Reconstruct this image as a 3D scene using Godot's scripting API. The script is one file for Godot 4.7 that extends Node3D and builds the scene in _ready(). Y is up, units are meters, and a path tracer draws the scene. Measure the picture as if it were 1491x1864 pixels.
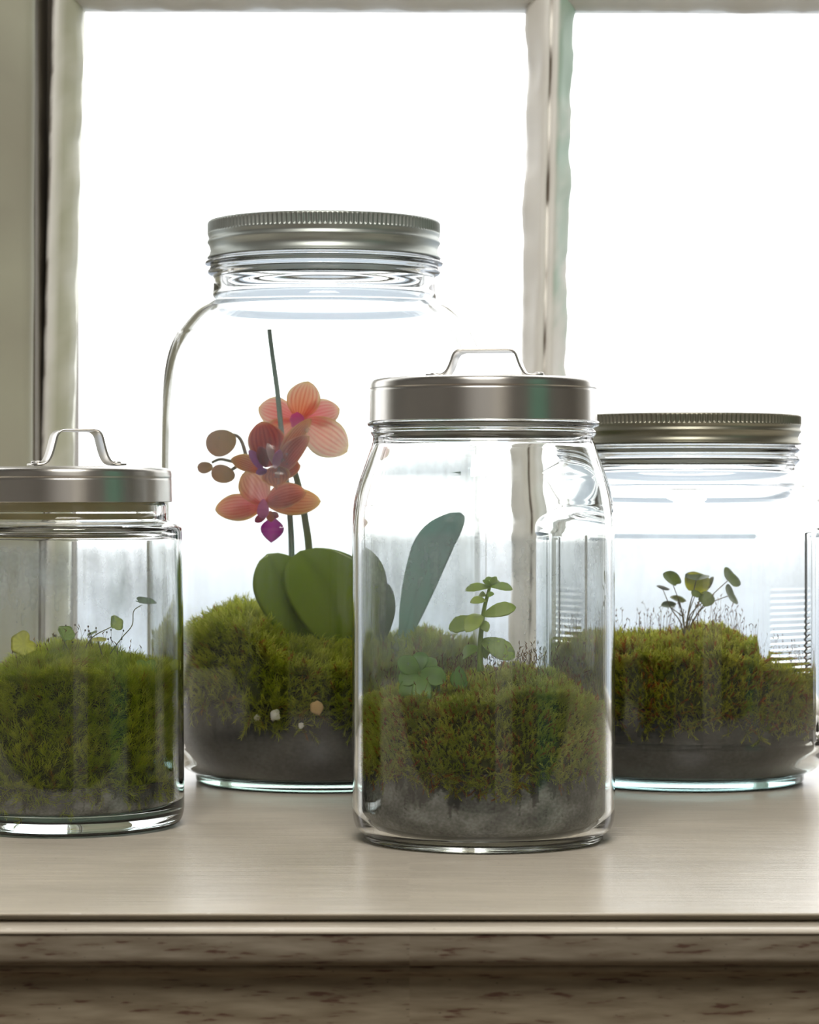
extends Node3D

# ---------------------------------------------------------------- measures
const F := 4700.0          # focal length in pixels of the 1491 x 1864 frame
const CX := 745.5
const HORIZON := 900.0     # the row at eye height
const TABLE := 0.76        # height of the table top
const EYE := 0.90          # height of the camera
const ZW := 1.50           # the sash, in front of the camera

var M := {}
var used := {}
var rng := RandomNumberGenerator.new()

# ---------------------------------------------------------------- helpers
func at(x: float, y: float, z: float) -> Vector3:
	return Vector3((x - CX) / F * z, EYE - (y - HORIZON) / F * z, -z)

func lin(r: float, g: float, b: float) -> Color:
	return Color(r / 255.0, g / 255.0, b / 255.0).srgb_to_linear()

func numbered(called: String) -> String:
	var n: int = used.get(called, 0)
	used[called] = n + 1
	return called if n == 0 else "%s_%03d" % [called, n]

func tag(o, label: String, category := "", group := "", kind := ""):
	o.set_meta("label", label)
	if category: o.set_meta("category", category)
	if group: o.set_meta("group", group)
	if kind: o.set_meta("kind", kind)
	return o

func thing(called: String, where: Vector3, label: String, category: String, group := "", kind := "") -> Node3D:
	var o := Node3D.new()
	o.name = numbered(called)
	o.position = where
	add_child(o, true)
	return tag(o, label, category, group, kind)

# commits a SurfaceTool or a mesh as one named part
func part(called: String, shape, mat, parent = null) -> MeshInstance3D:
	var o := MeshInstance3D.new()
	o.mesh = shape.commit() if shape is SurfaceTool else shape
	o.material_override = mat
	o.cast_shadow = GeometryInstance3D.SHADOW_CASTING_SETTING_ON
	if parent == null:
		o.name = numbered(called)
		add_child(o, true)
	else:
		o.name = called
		parent.add_child(o, true)
	return o

func structure(called: String, shape, mat, label: String, category: String, parent = null) -> MeshInstance3D:
	var o := part(called, shape, mat, parent)
	if parent == null:
		tag(o, label, category, "", "structure")
	return o

func tool() -> SurfaceTool:
	var st := SurfaceTool.new()
	st.begin(Mesh.PRIMITIVE_TRIANGLES)
	return st

func done(st: SurfaceTool) -> SurfaceTool:
	st.generate_normals()
	st.index()
	return st

func tri(st: SurfaceTool, a: Vector3, b: Vector3, c: Vector3):
	st.add_vertex(a); st.add_vertex(b); st.add_vertex(c)

# a box with chamfered edges
func box(st: SurfaceTool, c: Vector3, s: Vector3, ch := 0.002):
	var h := s * 0.5
	ch = minf(ch, minf(h.x, minf(h.y, h.z)) * 0.8)
	st.set_smooth_group(-1)
	for ax in 3:
		var bx := (ax + 1) % 3
		var cx := (ax + 2) % 3
		for sg in [-1.0, 1.0]:
			var q := []
			for k in [[-1, -1], [1, -1], [1, 1], [-1, 1]]:
				var v := Vector3()
				v[ax] = sg * h[ax]; v[bx] = k[0] * (h[bx] - ch); v[cx] = k[1] * (h[cx] - ch)
				q.append(c + v)
			if sg > 0: q.reverse()
			tri(st, q[0], q[1], q[2]); tri(st, q[0], q[2], q[3])
			for sb in [-1.0, 1.0]:
				var e := []
				for k in [-1.0, 1.0]:
					var v1 := Vector3(); v1[ax] = sg * h[ax]; v1[bx] = sb * (h[bx] - ch); v1[cx] = k * (h[cx] - ch)
					var v2 := Vector3(); v2[ax] = sg * (h[ax] - ch); v2[bx] = sb * h[bx]; v2[cx] = k * (h[cx] - ch)
					e.append(c + v1); e.append(c + v2)
				if sg * sb > 0:
					tri(st, e[0], e[2], e[3]); tri(st, e[0], e[3], e[1])
				else:
					tri(st, e[0], e[3], e[2]); tri(st, e[0], e[1], e[3])
	for sx in [-1.0, 1.0]:
		for sy in [-1.0, 1.0]:
			for sz in [-1.0, 1.0]:
				var a := c + Vector3(sx * h.x, sy * (h.y - ch), sz * (h.z - ch))
				var b := c + Vector3(sx * (h.x - ch), sy * h.y, sz * (h.z - ch))
				var d := c + Vector3(sx * (h.x - ch), sy * (h.y - ch), sz * h.z)
				if sx * sy * sz > 0: tri(st, a, d, b)
				else: tri(st, a, b, d)

func box_between(st, lo: Vector3, hi: Vector3, ch := 0.002):
	box(st, (lo + hi) * 0.5, hi - lo, ch)

# rounds the corners of a polyline: points are [x, y] or [x, y, radius]
func fillet(pts: Array, n := 6) -> PackedVector2Array:
	var out := PackedVector2Array()
	for i in pts.size():
		var p := Vector2(pts[i][0], pts[i][1])
		var rad: float = pts[i][2] if pts[i].size() > 2 else 0.0
		if i == 0 or i == pts.size() - 1 or rad <= 0.0:
			out.append(p)
			continue
		var a := Vector2(pts[i - 1][0], pts[i - 1][1])
		var b := Vector2(pts[i + 1][0], pts[i + 1][1])
		var ta := minf(rad, a.distance_to(p) * 0.48)
		var tb := minf(rad, b.distance_to(p) * 0.48)
		var pa := p + (a - p).normalized() * ta
		var pb := p + (b - p).normalized() * tb
		for k in n + 1:
			var t := k / float(n)
			out.append(pa.lerp(p, t).lerp(p.lerp(pb, t), t))
	return out

# turns a profile (radius, height), which runs up the outside, round the axis
func lathe(prof: PackedVector2Array, segs: int, color = null, shift = null, rad_uv := 1.0) -> SurfaceTool:
	var n := prof.size()
	var P := []
	var along := [0.0]
	for i in range(1, n): along.append(along[i - 1] + prof[i].distance_to(prof[i - 1]))
	for i in n:
		var row := PackedVector3Array()
		for j in segs + 1:
			var a := TAU * (j % segs) / segs
			var r := prof[i].x
			if shift != null: r = shift.call(r, prof[i].y, a, i)
			row.append(Vector3(r * sin(a), prof[i].y, -r * cos(a)))
		P.append(row)
	var arrays := []
	arrays.resize(Mesh.ARRAY_MAX)
	var V := PackedVector3Array(); var N := PackedVector3Array(); var UV := PackedVector2Array(); var C := PackedColorArray(); var I := PackedInt32Array()
	for i in n:
		for j in segs + 1:
			V.append(P[i][j])
			var up: Vector3 = P[mini(i + 1, n - 1)][j] - P[maxi(i - 1, 0)][j]
			var jm := posmod(j - 1, segs); var jp := (j + 1) % segs
			var side: Vector3 = P[i][jp] - P[i][jm]
			var nn := side.cross(up)
			if nn.length() < 1e-12:
				var k := i + 1 if i == 0 else i - 1
				side = P[k][jp] - P[k][jm]
				nn = side.cross(up)
			# lathe points run sin, -cos: side x up points inward, so turn it
			N.append(-nn.normalized())
			UV.append(Vector2(j / float(segs), along[i] / along[n - 1]) if rad_uv == 1.0 else Vector2(j / float(segs) * rad_uv, along[i]))
			C.append(color.call(prof[i], TAU * j / segs, i) if color != null else Color.WHITE)
	for i in n - 1:
		for j in segs:
			var a := i * (segs + 1) + j
			var b := a + 1
			var c := a + segs + 1
			var d := c + 1
			I.append_array([a, b, c, b, d, c])
	arrays[Mesh.ARRAY_VERTEX] = V; arrays[Mesh.ARRAY_NORMAL] = N; arrays[Mesh.ARRAY_TEX_UV] = UV; arrays[Mesh.ARRAY_COLOR] = C; arrays[Mesh.ARRAY_INDEX] = I
	var m := ArrayMesh.new()
	m.add_surface_from_arrays(Mesh.PRIMITIVE_TRIANGLES, arrays)
	var st := SurfaceTool.new()
	st.create_from(m, 0)
	return st

# a grid of points as a smooth sheet; rows of equal length
func sheet(st: SurfaceTool, rows: Array, colors = null, flip := false, uvs = null):
	st.set_smooth_group(0)
	for i in rows.size() - 1:
		for j in rows[i].size() - 1:
			var q := [[i, j], [i + 1, j], [i + 1, j + 1], [i, j + 1]]
			if flip: q.reverse()
			for k in [0, 1, 2, 0, 2, 3]:
				var e = q[k]
				if colors != null: st.set_color(colors[e[0]][e[1]])
				if uvs != null: st.set_uv(uvs[e[0]][e[1]])
				st.add_vertex(rows[e[0]][e[1]])

# tube along points with radii
func tube(st: SurfaceTool, pts: Array, radii: Array, sides := 8, color = null):
	var rows := []; var cols := []
	var n := pts.size()
	var ref := Vector3(0.31, 0.2, 0.93)
	for i in n:
		var d: Vector3 = (pts[mini(i + 1, n - 1)] - pts[maxi(i - 1, 0)]).normalized()
		var u := d.cross(ref).normalized()
		var v := d.cross(u)
		var row := []; var cr := []
		for j in sides + 1:
			var a := TAU * (j % sides) / sides
			row.append(pts[i] + (u * cos(a) + v * sin(a)) * radii[i])
			cr.append(color if color is Color else Color.WHITE)
		rows.append(row); cols.append(cr)
	var cap0 := []; var cap1 := []
	for j in sides + 1:
		cap0.append(pts[0]); cap1.append(pts[n - 1])
	rows.push_front(cap0); rows.push_back(cap1)
	cols.push_front(cols[0]); cols.push_back(cols[0])
	sheet(st, rows, cols, true)

# smooth curve through points
func curve(pts: Array, per := 6) -> Array:
	var out := []
	var n := pts.size()
	for i in n - 1:
		var p0: Vector3 = pts[maxi(i - 1, 0)]; var p1: Vector3 = pts[i]; var p2: Vector3 = pts[i + 1]; var p3: Vector3 = pts[mini(i + 2, n - 1)]
		for k in per:
			out.append(p1.cubic_interpolate(p2, p0, p3, k / float(per)))
	out.append(pts[n - 1])
	return out

func spread(a: float, b: float, n: int) -> Array:
	var out := []
	for i in n: out.append(lerpf(a, b, i / float(n - 1)))
	return out

# a leaf or petal with a body: from base to tip, half width W along shape(t); facing is its upper side
func blade(base: Vector3, tip: Vector3, W: float, facing: Vector3, o := {}) -> SurfaceTool:
	var st := tool()
	var nt: int = o.get("nt", 18); var nv: int = o.get("nv", 10)
	var bend: float = o.get("bend", 0.0); var cup: float = o.get("cup", 0.0); var thick: float = o.get("thick", 0.0003)
	var peak: float = o.get("peak", 0.6); var blunt: float = o.get("blunt", 0.6); var neck: float = o.get("neck", 0.08)
	var wave: float = o.get("wave", 0.0); var fold: float = o.get("fold", 0.0); var side_bend: float = o.get("side", 0.0)
	var scallop: float = o.get("scallop", 0.0)
	var color = o.get("color")
	var ax := tip - base
	var L := ax.length()
	var s := ax.cross(facing).normalized()
	var nrm := s.cross(ax).normalized()
	var rows := [[], []]; var cols := [[], []]
	for lay in 2:
		for i in nt + 1:
			var t := i / float(nt)
			var tt := 0.5 * pow(t / peak, 1.0) if t < peak else 0.5 + 0.5 * (t - peak) / (1.0 - peak)
			var w := W * maxf(pow(sin(PI * tt), blunt), neck * (1.0 - t) if t < 0.5 else 0.0)
			w *= 1.0 + scallop * absf(sin(t * 15.0)) * smoothstep(0.25, 0.5, t)
			var c := base + ax * t + nrm * bend * L * 4.0 * t * (1.0 - t) * 0.5 - nrm * bend * L * t * t * 0.5 + s * side_bend * L * sin(PI * t)
			var row := []; var cr := []
			for j in nv + 1:
				var v := j / float(nv) * 2.0 - 1.0
				var edge := (1.0 - v * v) * sin(PI * clampf(t, 0.02, 0.98))
				var p := c + s * v * w + nrm * (cup * w * v * v + fold * w * absf(v) + wave * W * sin(t * 9.0 + v * 2.0) * v * v)
				p += nrm * thick * (0.5 if lay == 0 else -0.5) * sqrt(maxf(edge, 0.0))
				row.append(p)
				cr.append(color.call(t, v) if color != null else Color.WHITE)
			rows[lay].append(row); cols[lay].append(cr)
	sheet(st, rows[0], cols[0], false)
	sheet(st, rows[1], cols[1], true)
	return done(st)

# a round notched leaf (kidney shaped), facing n, notch towards the stalk
func disc_leaf(c: Vector3, r: float, facing: Vector3, toward: Vector3, o := {}) -> SurfaceTool:
	var st := tool()
	var lobes: int = o.get("lobes", 5); var depth: float = o.get("depth", 0.06); var notch: float = o.get("notch", 0.5); var cup: float = o.get("cup", 0.15)
	var col: Color = o.get("color", lin(150, 170, 50)); var squash: float = o.get("squash", 1.0); var fold: float = o.get("fold", 0.0)
	var u := (toward - facing * toward.dot(facing)).normalized()
	var w := facing.cross(u)
	for lay in 2:
		var rows := []; var cols := []
		for i in 6:
			var row := []; var cr := []
			for j in 41:
				var a := TAU * (j / 40.0)   # 0 lies at the notch
				var rr := r * (1.0 - notch * exp(-pow(minf(a, TAU - a) / 0.42, 2.0))) * (1.0 + depth * cos(a * lobes)) * i / 5.0
				var x := cos(a) * rr; var y := sin(a) * rr * squash
				var k := i / 5.0
				row.append(c + u * x + w * y + facing * (cup * r * k * k + fold * absf(y) + (0.00016 if lay == 0 else -0.00016) * (1.0 - k)))
				cr.append(col * (1.0 + 0.12 * cos(a * lobes * 2.0) * k))
			rows.append(row); cols.append(cr)
		sheet(st, rows, cols, lay == 1)
	return done(st)

func blob(st: SurfaceTool, c: Vector3, r: Vector3, rough := 0.15, color = null, seed_ := 0):
	var rows := []; var cols := []
	for i in 9:
		var row := []; var cr := []
		for j in 13:
			var a := TAU * (j % 12) / 12.0; var b := PI * i / 8.0
			var d := Vector3(sin(b) * cos(a), cos(b), sin(b) * sin(a))
			var q: float = 1.0 + rough * M.noise.get_noise_3dv(d * 60.0 + Vector3(seed_ * 37, 0, 0)) * 2.0
			row.append(c + d * r * q)
			cr.append(color if color is Color else Color.WHITE)
		rows.append(row); cols.append(cr)
	sheet(st, rows, cols, false)

# ---------------------------------------------------------------- materials
func mat(c: Color, rough := 0.6, metal := 0.0, called := "") -> StandardMaterial3D:
	var m := StandardMaterial3D.new()
	m.albedo_color = c
	m.roughness = rough
	m.metallic = metal
	m.resource_name = called
	return m

func grown(rough: float, through: float, called: String) -> StandardMaterial3D:
	var m := mat(Color.WHITE, rough, 0.0, called)
	m.vertex_color_use_as_albedo = true
	m.backlight_enabled = true
	m.backlight = Color(through, through, through)
	return m

func noise_of(seed_: int, freq: float, oct := 4) -> FastNoiseLite:
	var n := FastNoiseLite.new()
	n.seed = seed_; n.frequency = freq; n.fractal_octaves = oct
	n.noise_type = FastNoiseLite.TYPE_SIMPLEX_SMOOTH
	return n

func picture(w: int, h: int, f: Callable, alpha := false) -> ImageTexture:
	var im := Image.create(w, h, false, Image.FORMAT_RGBA8 if alpha else Image.FORMAT_RGB8)
	for y in h:
		for x in w: im.set_pixel(x, y, f.call(x / float(w), y / float(h)))
	return ImageTexture.create_from_image(im)

func make_materials():
	M.noise = noise_of(5, 0.02, 3)
	var g := mat(Color(0.985, 0.992, 0.99, 0.0), 0.0, 0.0, "clear jar glass")
	g.vertex_color_use_as_albedo = true
	g.transparency = BaseMaterial3D.TRANSPARENCY_ALPHA
	g.refraction_enabled = true
	g.refraction_scale = 0.05
	M.glass = g
	var p := mat(Color(1, 1, 1, 0.03), 0.0, 0.0, "window glass")
	p.transparency = BaseMaterial3D.TRANSPARENCY_ALPHA
	M.pane = p
	var lid := mat(Color(0.80, 0.79, 0.77), 0.3, 1.0, "brushed aluminium")
	lid.anisotropy_enabled = true
	lid.anisotropy = -0.7
	M.lid = lid
	M.handle = mat(Color(0.80, 0.79, 0.77), 0.3, 1.0, "bent metal strip")
	M.lid_grey = mat(Color(0.68, 0.70, 0.68), 0.42, 0.9, "dull zinc")
	M.lid_warm = mat(Color(0.60, 0.59, 0.53), 0.38, 0.9, "warm zinc")
	M.gasket = mat(Color(0.95, 0.92, 0.80), 0.6, 0.0, "cream rubber")
	M.gasket.backlight_enabled = true
	M.gasket.backlight = Color(1.0, 0.95, 0.8)
	M.leaf = grown(0.35, 0.75, "leaf")
	M.waxy = grown(0.28, 0.5, "waxy leaf")
	M.petal = grown(0.5, 1.3, "petal")
	M.petal.metallic_specular = 0.2
	M.moss = grown(0.6, 1.25, "moss")
	M.stem = grown(0.5, 0.2, "stem")
	M.core = mat(Color(0.27, 0.28, 0.11), 0.95, 0.0, "matted moss")
	# soil
	var n1 := noise_of(11, 1.0, 5); var n2 := noise_of(12, 1.0, 3)
	for k in 2:
		var soil_tex := func(u, v):
			var a := n1.get_noise_2d(u * 150.0, v * 90.0) * 0.5 + 0.5
			var b := n2.get_noise_2d(u * 14.0 + 50.0 * k, v * 9.0) * 0.5 + 0.5
			var c := Color(0.20, 0.195, 0.18).lerp(Color(0.52, 0.52, 0.49), clampf((a * 0.5 + b * 0.7 - 0.3) * 1.5, 0.0, 1.0))
			# damp runs that start at the moss and end ragged
			var run := n2.get_noise_2d(u * 46.0 + 9.0 * k, v * 5.0) * 0.5 + 0.5
			var rag := n1.get_noise_2d(u * 130.0, v * 120.0 + 5.0) * 0.10
			var damp := smoothstep(0.40, 0.47, run * 0.62 + rag + (v - 0.47) * 1.5)
			c = c.lerp(Color(0.13, 0.125, 0.11), 0.72 * damp)
			if n1.get_noise_2d(u * 260.0, v * 190.0) > 0.62: c = c.lerp(Color(0.08, 0.07, 0.06), 0.7)
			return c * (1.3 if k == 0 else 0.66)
		var s := mat(Color.WHITE, 0.92, 0.0, "potting soil")
		s.albedo_texture = picture(1024, 256, soil_tex)
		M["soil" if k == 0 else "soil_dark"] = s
	# painted wood
	M.sash = mat(Color.WHITE, 0.45, 0.0, "old white paint")
	M.sash.vertex_color_use_as_albedo = true
	M.stop = mat(Color(0.44, 0.41, 0.36), 0.7, 0.0, "dark old paint")
	M.casing = mat(Color(1, 1, 1), 0.6, 0.0, "grey olive paint")
	M.casing.vertex_color_use_as_albedo = true
	var br := noise_of(21, 1.0, 4); var sp := noise_of(22, 1.0, 2)
	var top_tex := func(u, v):
		var a := br.get_noise_2d(u * 14.0, v * 150.0)
		var b := br.get_noise_2d(u * 5.0 + 9.0, v * 8.0)
		var c := Color(0.77, 0.735, 0.675) * (1.0 + 0.07 * a + 0.06 * b)
		if sp.get_noise_2d(u * 380.0, v * 150.0) > 0.78: c = c.lerp(Color(0.42, 0.35, 0.28), 0.6)
		if sp.get_noise_2d(u * 40.0 + 7.0, v * 500.0) > 0.72: c = c.lerp(Color(0.95, 0.93, 0.9), 0.5)
		return c
	M.top = mat(Color.WHITE, 0.28, 0.0, "greige paint")
	M.top.albedo_texture = picture(1024, 512, top_tex)
	var relief := func(u, v):
		var a := 0.5 + 0.35 * br.get_noise_2d(u * 10.0, v * 110.0)
		return Color(a, a, a)
	M.top.heightmap_enabled = true
	M.top.heightmap_texture = picture(512, 512, relief)
	M.top.heightmap_scale = 0.03
	var wear_tex := func(u, v):
		var a := br.get_noise_2d(u * 10.0, v * 9.0) * 0.5 + 0.5
		var b := br.get_noise_2d(u * 26.0 + 3.0, v * 26.0) * 0.5 + 0.5
		var c := Color(0.62, 0.58, 0.51).lerp(Color(0.47, 0.42, 0.35), clampf(a * 1.5 - 0.3, 0, 1))
		var worn := smoothstep(0.66, 0.80, a * 0.5 + b * 0.6)
		c = c.lerp(Color(0.33, 0.22, 0.18), worn * 0.85)
		if sp.get_noise_2d(u * 120.0, v * 60.0) > 0.8: c = c.lerp(Color(0.12, 0.09, 0.08), 0.8)
		return c
	M.worn = mat(Color(0.84, 0.84, 0.84), 0.4, 0.0, "worn greige paint over red brown")
	M.worn.albedo_texture = picture(1024, 256, wear_tex)
	M.apron = mat(Color(0.90, 0.89, 0.86), 0.55, 0.0, "grimy worn paint")
	M.apron.albedo_texture = M.worn.albedo_texture
	M.dim_wall = mat(Color(0.46, 0.45, 0.44), 0.8, 0.0, "grey brown plaster")
	M.wall = mat(Color(0.62, 0.61, 0.585), 0.8, 0.0, "plaster")
	M.ceiling = mat(Color(0.86, 0.85, 0.82), 0.8, 0.0, "ceiling paint")
	M.floor = mat(Color(0.50, 0.42, 0.34), 0.5, 0.0, "floor boards")
	M.white_door = mat(Color(0.90, 0.88, 0.84), 0.5, 0.0, "white door paint")
	M.teal = mat(Color(0.40, 0.62, 0.54), 0.5, 0.0, "teal paint")
	M.perlite = mat(Color(0.92, 0.90, 0.84), 0.8, 0.0, "perlite")
	M.bark = mat(Color(0.84, 0.70, 0.48), 0.8, 0.0, "bark")

# mist on the inside of a jar: share(u, v) is how much of the glass it covers
func film_material(share: Callable, seed_: int) -> StandardMaterial3D:
	var s1 := noise_of(seed_, 1.0, 4); var s2 := noise_of(seed_ + 1, 1.0, 2)
	var f := func(u, v):
		var a := s1.get_noise_2d(u * 34.0, v * 2.2) * 0.5 + 0.5
		var b := s2.get_noise_2d(u * 9.0, v * 4.0) * 0.5 + 0.5
		var d := s1.get_noise_2d(u * 130.0, v * 40.0) * 0.5 + 0.5
		var k := clampf((a * 0.6 + b * 0.5 - 0.2) * 1.4, 0.05, 1.0) * (0.75 + 0.5 * d)
		return Color(1, 1, 1, clampf(share.call(u, 1.0 - v) * k, 0.0, 0.85) * smoothstep(0.0, 0.22, v) * smoothstep(1.0, 0.94, v))
	var m := mat(Color(0.93, 0.96, 0.97), 0.9, 0.0, "condensation")
	m.albedo_texture = picture(384, 192, f, true)
	m.transparency = BaseMaterial3D.TRANSPARENCY_ALPHA
	m.backlight_enabled = true
	m.backlight = Color(1.6, 1.6, 1.6)
	m.specular_mode = BaseMaterial3D.SPECULAR_DISABLED
	return m

# ---------------------------------------------------------------- start
func _ready():
	rng.seed = 7
	var cam := Camera3D.new()
	cam.name = "camera"
	cam.projection = Camera3D.PROJECTION_FRUSTUM
	cam.near = 0.05
	cam.far = 200.0
	cam.size = 2.0 * cam.near * 932.0 / F
	cam.frustum_offset = Vector2(0, (HORIZON - 932.0) / F * cam.near)
	cam.position = Vector3(0, EYE, 0)
	var ca := CameraAttributesPhysical.new()
	ca.frustum_focal_length = 90.0
	ca.frustum_focus_distance = 1.06
	ca.exposure_aperture = 26.0
	cam.attributes = ca
	cam.current = true
	add_child(cam)

	var e := Environment.new()
	var sky := Sky.new()
	var sm := ProceduralSkyMaterial.new()
	sm.sky_top_color = Color(1.0, 1.0, 1.0)
	sm.sky_horizon_color = Color(1.0, 1.0, 1.0)
	sm.sky_energy_multiplier = 1.66
	sm.ground_horizon_color = Color(1.0, 1.0, 1.0)
	sm.ground_bottom_color = Color(0.565, 0.595, 0.63)
	sm.ground_energy_multiplier = 1.66
	sm.ground_curve = 0.013
	sky.sky_material = sm
	e.background_mode = Environment.BG_SKY
	e.sky = sky
	e.tonemap_mode = Environment.TONE_MAPPER_LINEAR
	e.tonemap_exposure = 1.0
	e.sdfgi_enabled = true
	e.ssao_enabled = true
	e.ssil_enabled = true
	var we := WorldEnvironment.new()
	we.name = "surroundings"
	we.environment = e
	add_child(we)

	make_materials()
	room()
	window()
	table()
	ceiling_lamp()
	front_jar()
	left_jar()
	orchid_jar()
	right_jar()

# ---------------------------------------------------------------- the room
const WX0 := -0.2168      # window opening
const WX1 := 0.660
const SHIFT := 0.9888      # from one window to the next
const WY0 := 0.75
const WY1 := 2.03

func room():
	var zi := -1.475; var zo := -1.62
	var st := tool()
	box_between(st, Vector3(-1.7, 0, zo), Vector3(WX0 - SHIFT, 2.7, zi), 0.0)
	box_between(st, Vector3(WX1 - SHIFT, 0, zo), Vector3(WX0, 2.7, zi), 0.0)
	box_between(st, Vector3(WX0 - SHIFT, 0, zo), Vector3(WX1 - SHIFT, WY0, zi), 0.0)
	box_between(st, Vector3(WX0 - SHIFT, WY1, zo), Vector3(WX1 - SHIFT, 2.7, zi), 0.0)
	box_between(st, Vector3(WX1, 0, zo), Vector3(1.7, 2.7, zi), 0.0)
	box_between(st, Vector3(WX0, 0, zo), Vector3(WX1, WY0, zi), 0.0)
	box_between(st, Vector3(WX0, WY1, zo), Vector3(WX1, 2.7, zi), 0.0)
	structure("wall_back", done(st), M.wall, "plaster wall around the window behind the jars", "wall")
	st = tool(); box_between(st, Vector3(-1.82, 0, -1.62), Vector3(-1.7, 2.7, 2.5), 0.0)
	structure("wall_left", done(st), M.dim_wall, "plain plaster wall out of view on the left", "wall")
	st = tool(); box_between(st, Vector3(1.7, 0, -1.62), Vector3(1.82, 2.7, 2.5), 0.0)
	structure("wall_right", done(st), M.dim_wall, "plain plaster wall out of view on the right", "wall")
	st = tool(); box_between(st, Vector3(-1.82, 0, 2.5), Vector3(1.82, 2.7, 2.62), 0.0)
	structure("wall_front", done(st), M.dim_wall, "plaster wall with doors behind the camera", "wall")
	st = tool(); box_between(st, Vector3(-1.82, -0.1, -1.62), Vector3(1.82, 0, 2.62), 0.0)
	structure("floor", done(st), M.floor, "brown wooden floor below the table", "floor")
	st = tool(); box_between(st, Vector3(-1.82, 2.7, -1.62), Vector3(1.82, 2.8, 2.62), 0.0)
	structure("ceiling", done(st), M.ceiling, "white ceiling above the window", "ceiling")
	# doors behind and beside the camera, which the lids mirror
	st = tool(); box_between(st, Vector3(0.55, 0.0, 2.455), Vector3(1.55, 2.05, 2.499), 0.004)
	var d := structure("door_1", done(st), M.white_door, "white painted door in the wall behind the camera", "door")
	for k in 2:
		st = tool(); box_between(st, Vector3(0.70, 0.22 + k * 0.95, 2.445), Vector3(1.40, 0.95 + k * 0.95, 2.456), 0.006)
		part("panel", done(st), M.white_door, d)
	st = tool(); box_between(st, Vector3(1.655, 0.0, -0.30), Vector3(1.699, 2.05, 0.55), 0.004)
	d = structure("door_2", done(st), M.teal, "teal painted door in the right wall of the room", "door")
	for k in 2:
		st = tool(); box_between(st, Vector3(1.645, 0.22 + k * 0.95, -0.18), Vector3(1.656, 0.95 + k * 0.95, 0.43), 0.006)
		part("panel", done(st), M.teal, d)

func ceiling_lamp():
	var t := thing("ceiling_lamp", Vector3(0, 2.7, 0.5), "square white ceiling lamp above and behind the camera", "lamp")
	var st := tool(); box_between(st, Vector3(-0.52, -0.05, -0.52), Vector3(0.52, -0.001, 0.52), 0.01)
	part("housing", done(st), M.ceiling, t)
	var glow := mat(Color(1, 1, 1), 0.6, 0.0, "lamp diffuser")
	glow.emission_enabled = true
	glow.emission = Color(1.0, 0.97, 0.92)
	glow.emission_energy_multiplier = 1.0
	st = tool(); box_between(st, Vector3(-0.5, -0.058, -0.5), Vector3(0.5, -0.05, 0.5), 0.003)
	part("diffuser", done(st), glow, t)
	var l := AreaLight3D.new()
	l.name = "ceiling_light"
	l.area_size = Vector2(1.0, 1.0)
	l.light_color = Color(1.0, 0.985, 0.96)
	l.light_energy = 5.8
	l.area_range = 8.0
	l.area_attenuation = 2.0
	l.shadow_enabled = true
	l.position = Vector3(0, 2.635, 0.5)
	l.rotation_degrees = Vector3(-90, 0, 0)
	add_child(l)

# a painted bar: profile points [u, z, wobble] run across it from left to right, in pixels of the sash plane and metres
func bar(prof: Array, from: float, to: float, place: Callable, paint: Callable, seed_: int, steps := 150) -> SurfaceTool:
	var st := tool()
	var wob := noise_of(seed_, 0.008, 5)
	var rows := []; var cols := []
	for i in steps + 1:
		var l := lerpf(from, to, i / float(steps))
		var row := []; var cr := []
		for k in prof.size():
			var pr = prof[k]
			var left: float = signf(pr[0]) if pr[0] != 0 else 1.0
			var j: float = wob.get_noise_2d(l, 300.0 * left) * pr[2] * 1.5
			var dz: float = wob.get_noise_2d(l * 0.8, 900.0 + k * 40.0) * 0.0012
			row.append(place.call(pr[0] + j, l, pr[1] + dz))
			cr.append(paint.call(pr[0], l))
		row.append(row[0]); cr.append(cr[0])
		rows.append(row); cols.append(cr)
	sheet(st, rows, cols, true)
	for i in [0, steps]:
		var c := Vector3()
		for k in prof.size(): c += rows[i][k] / prof.size()
		for k in prof.size():
			st.set_color(cols[i][k])
			if i == 0: tri(st, c, rows[i][k], rows[i][k + 1])
			else: tri(st, c, rows[i][k + 1], rows[i][k])
	return done(st)

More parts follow.
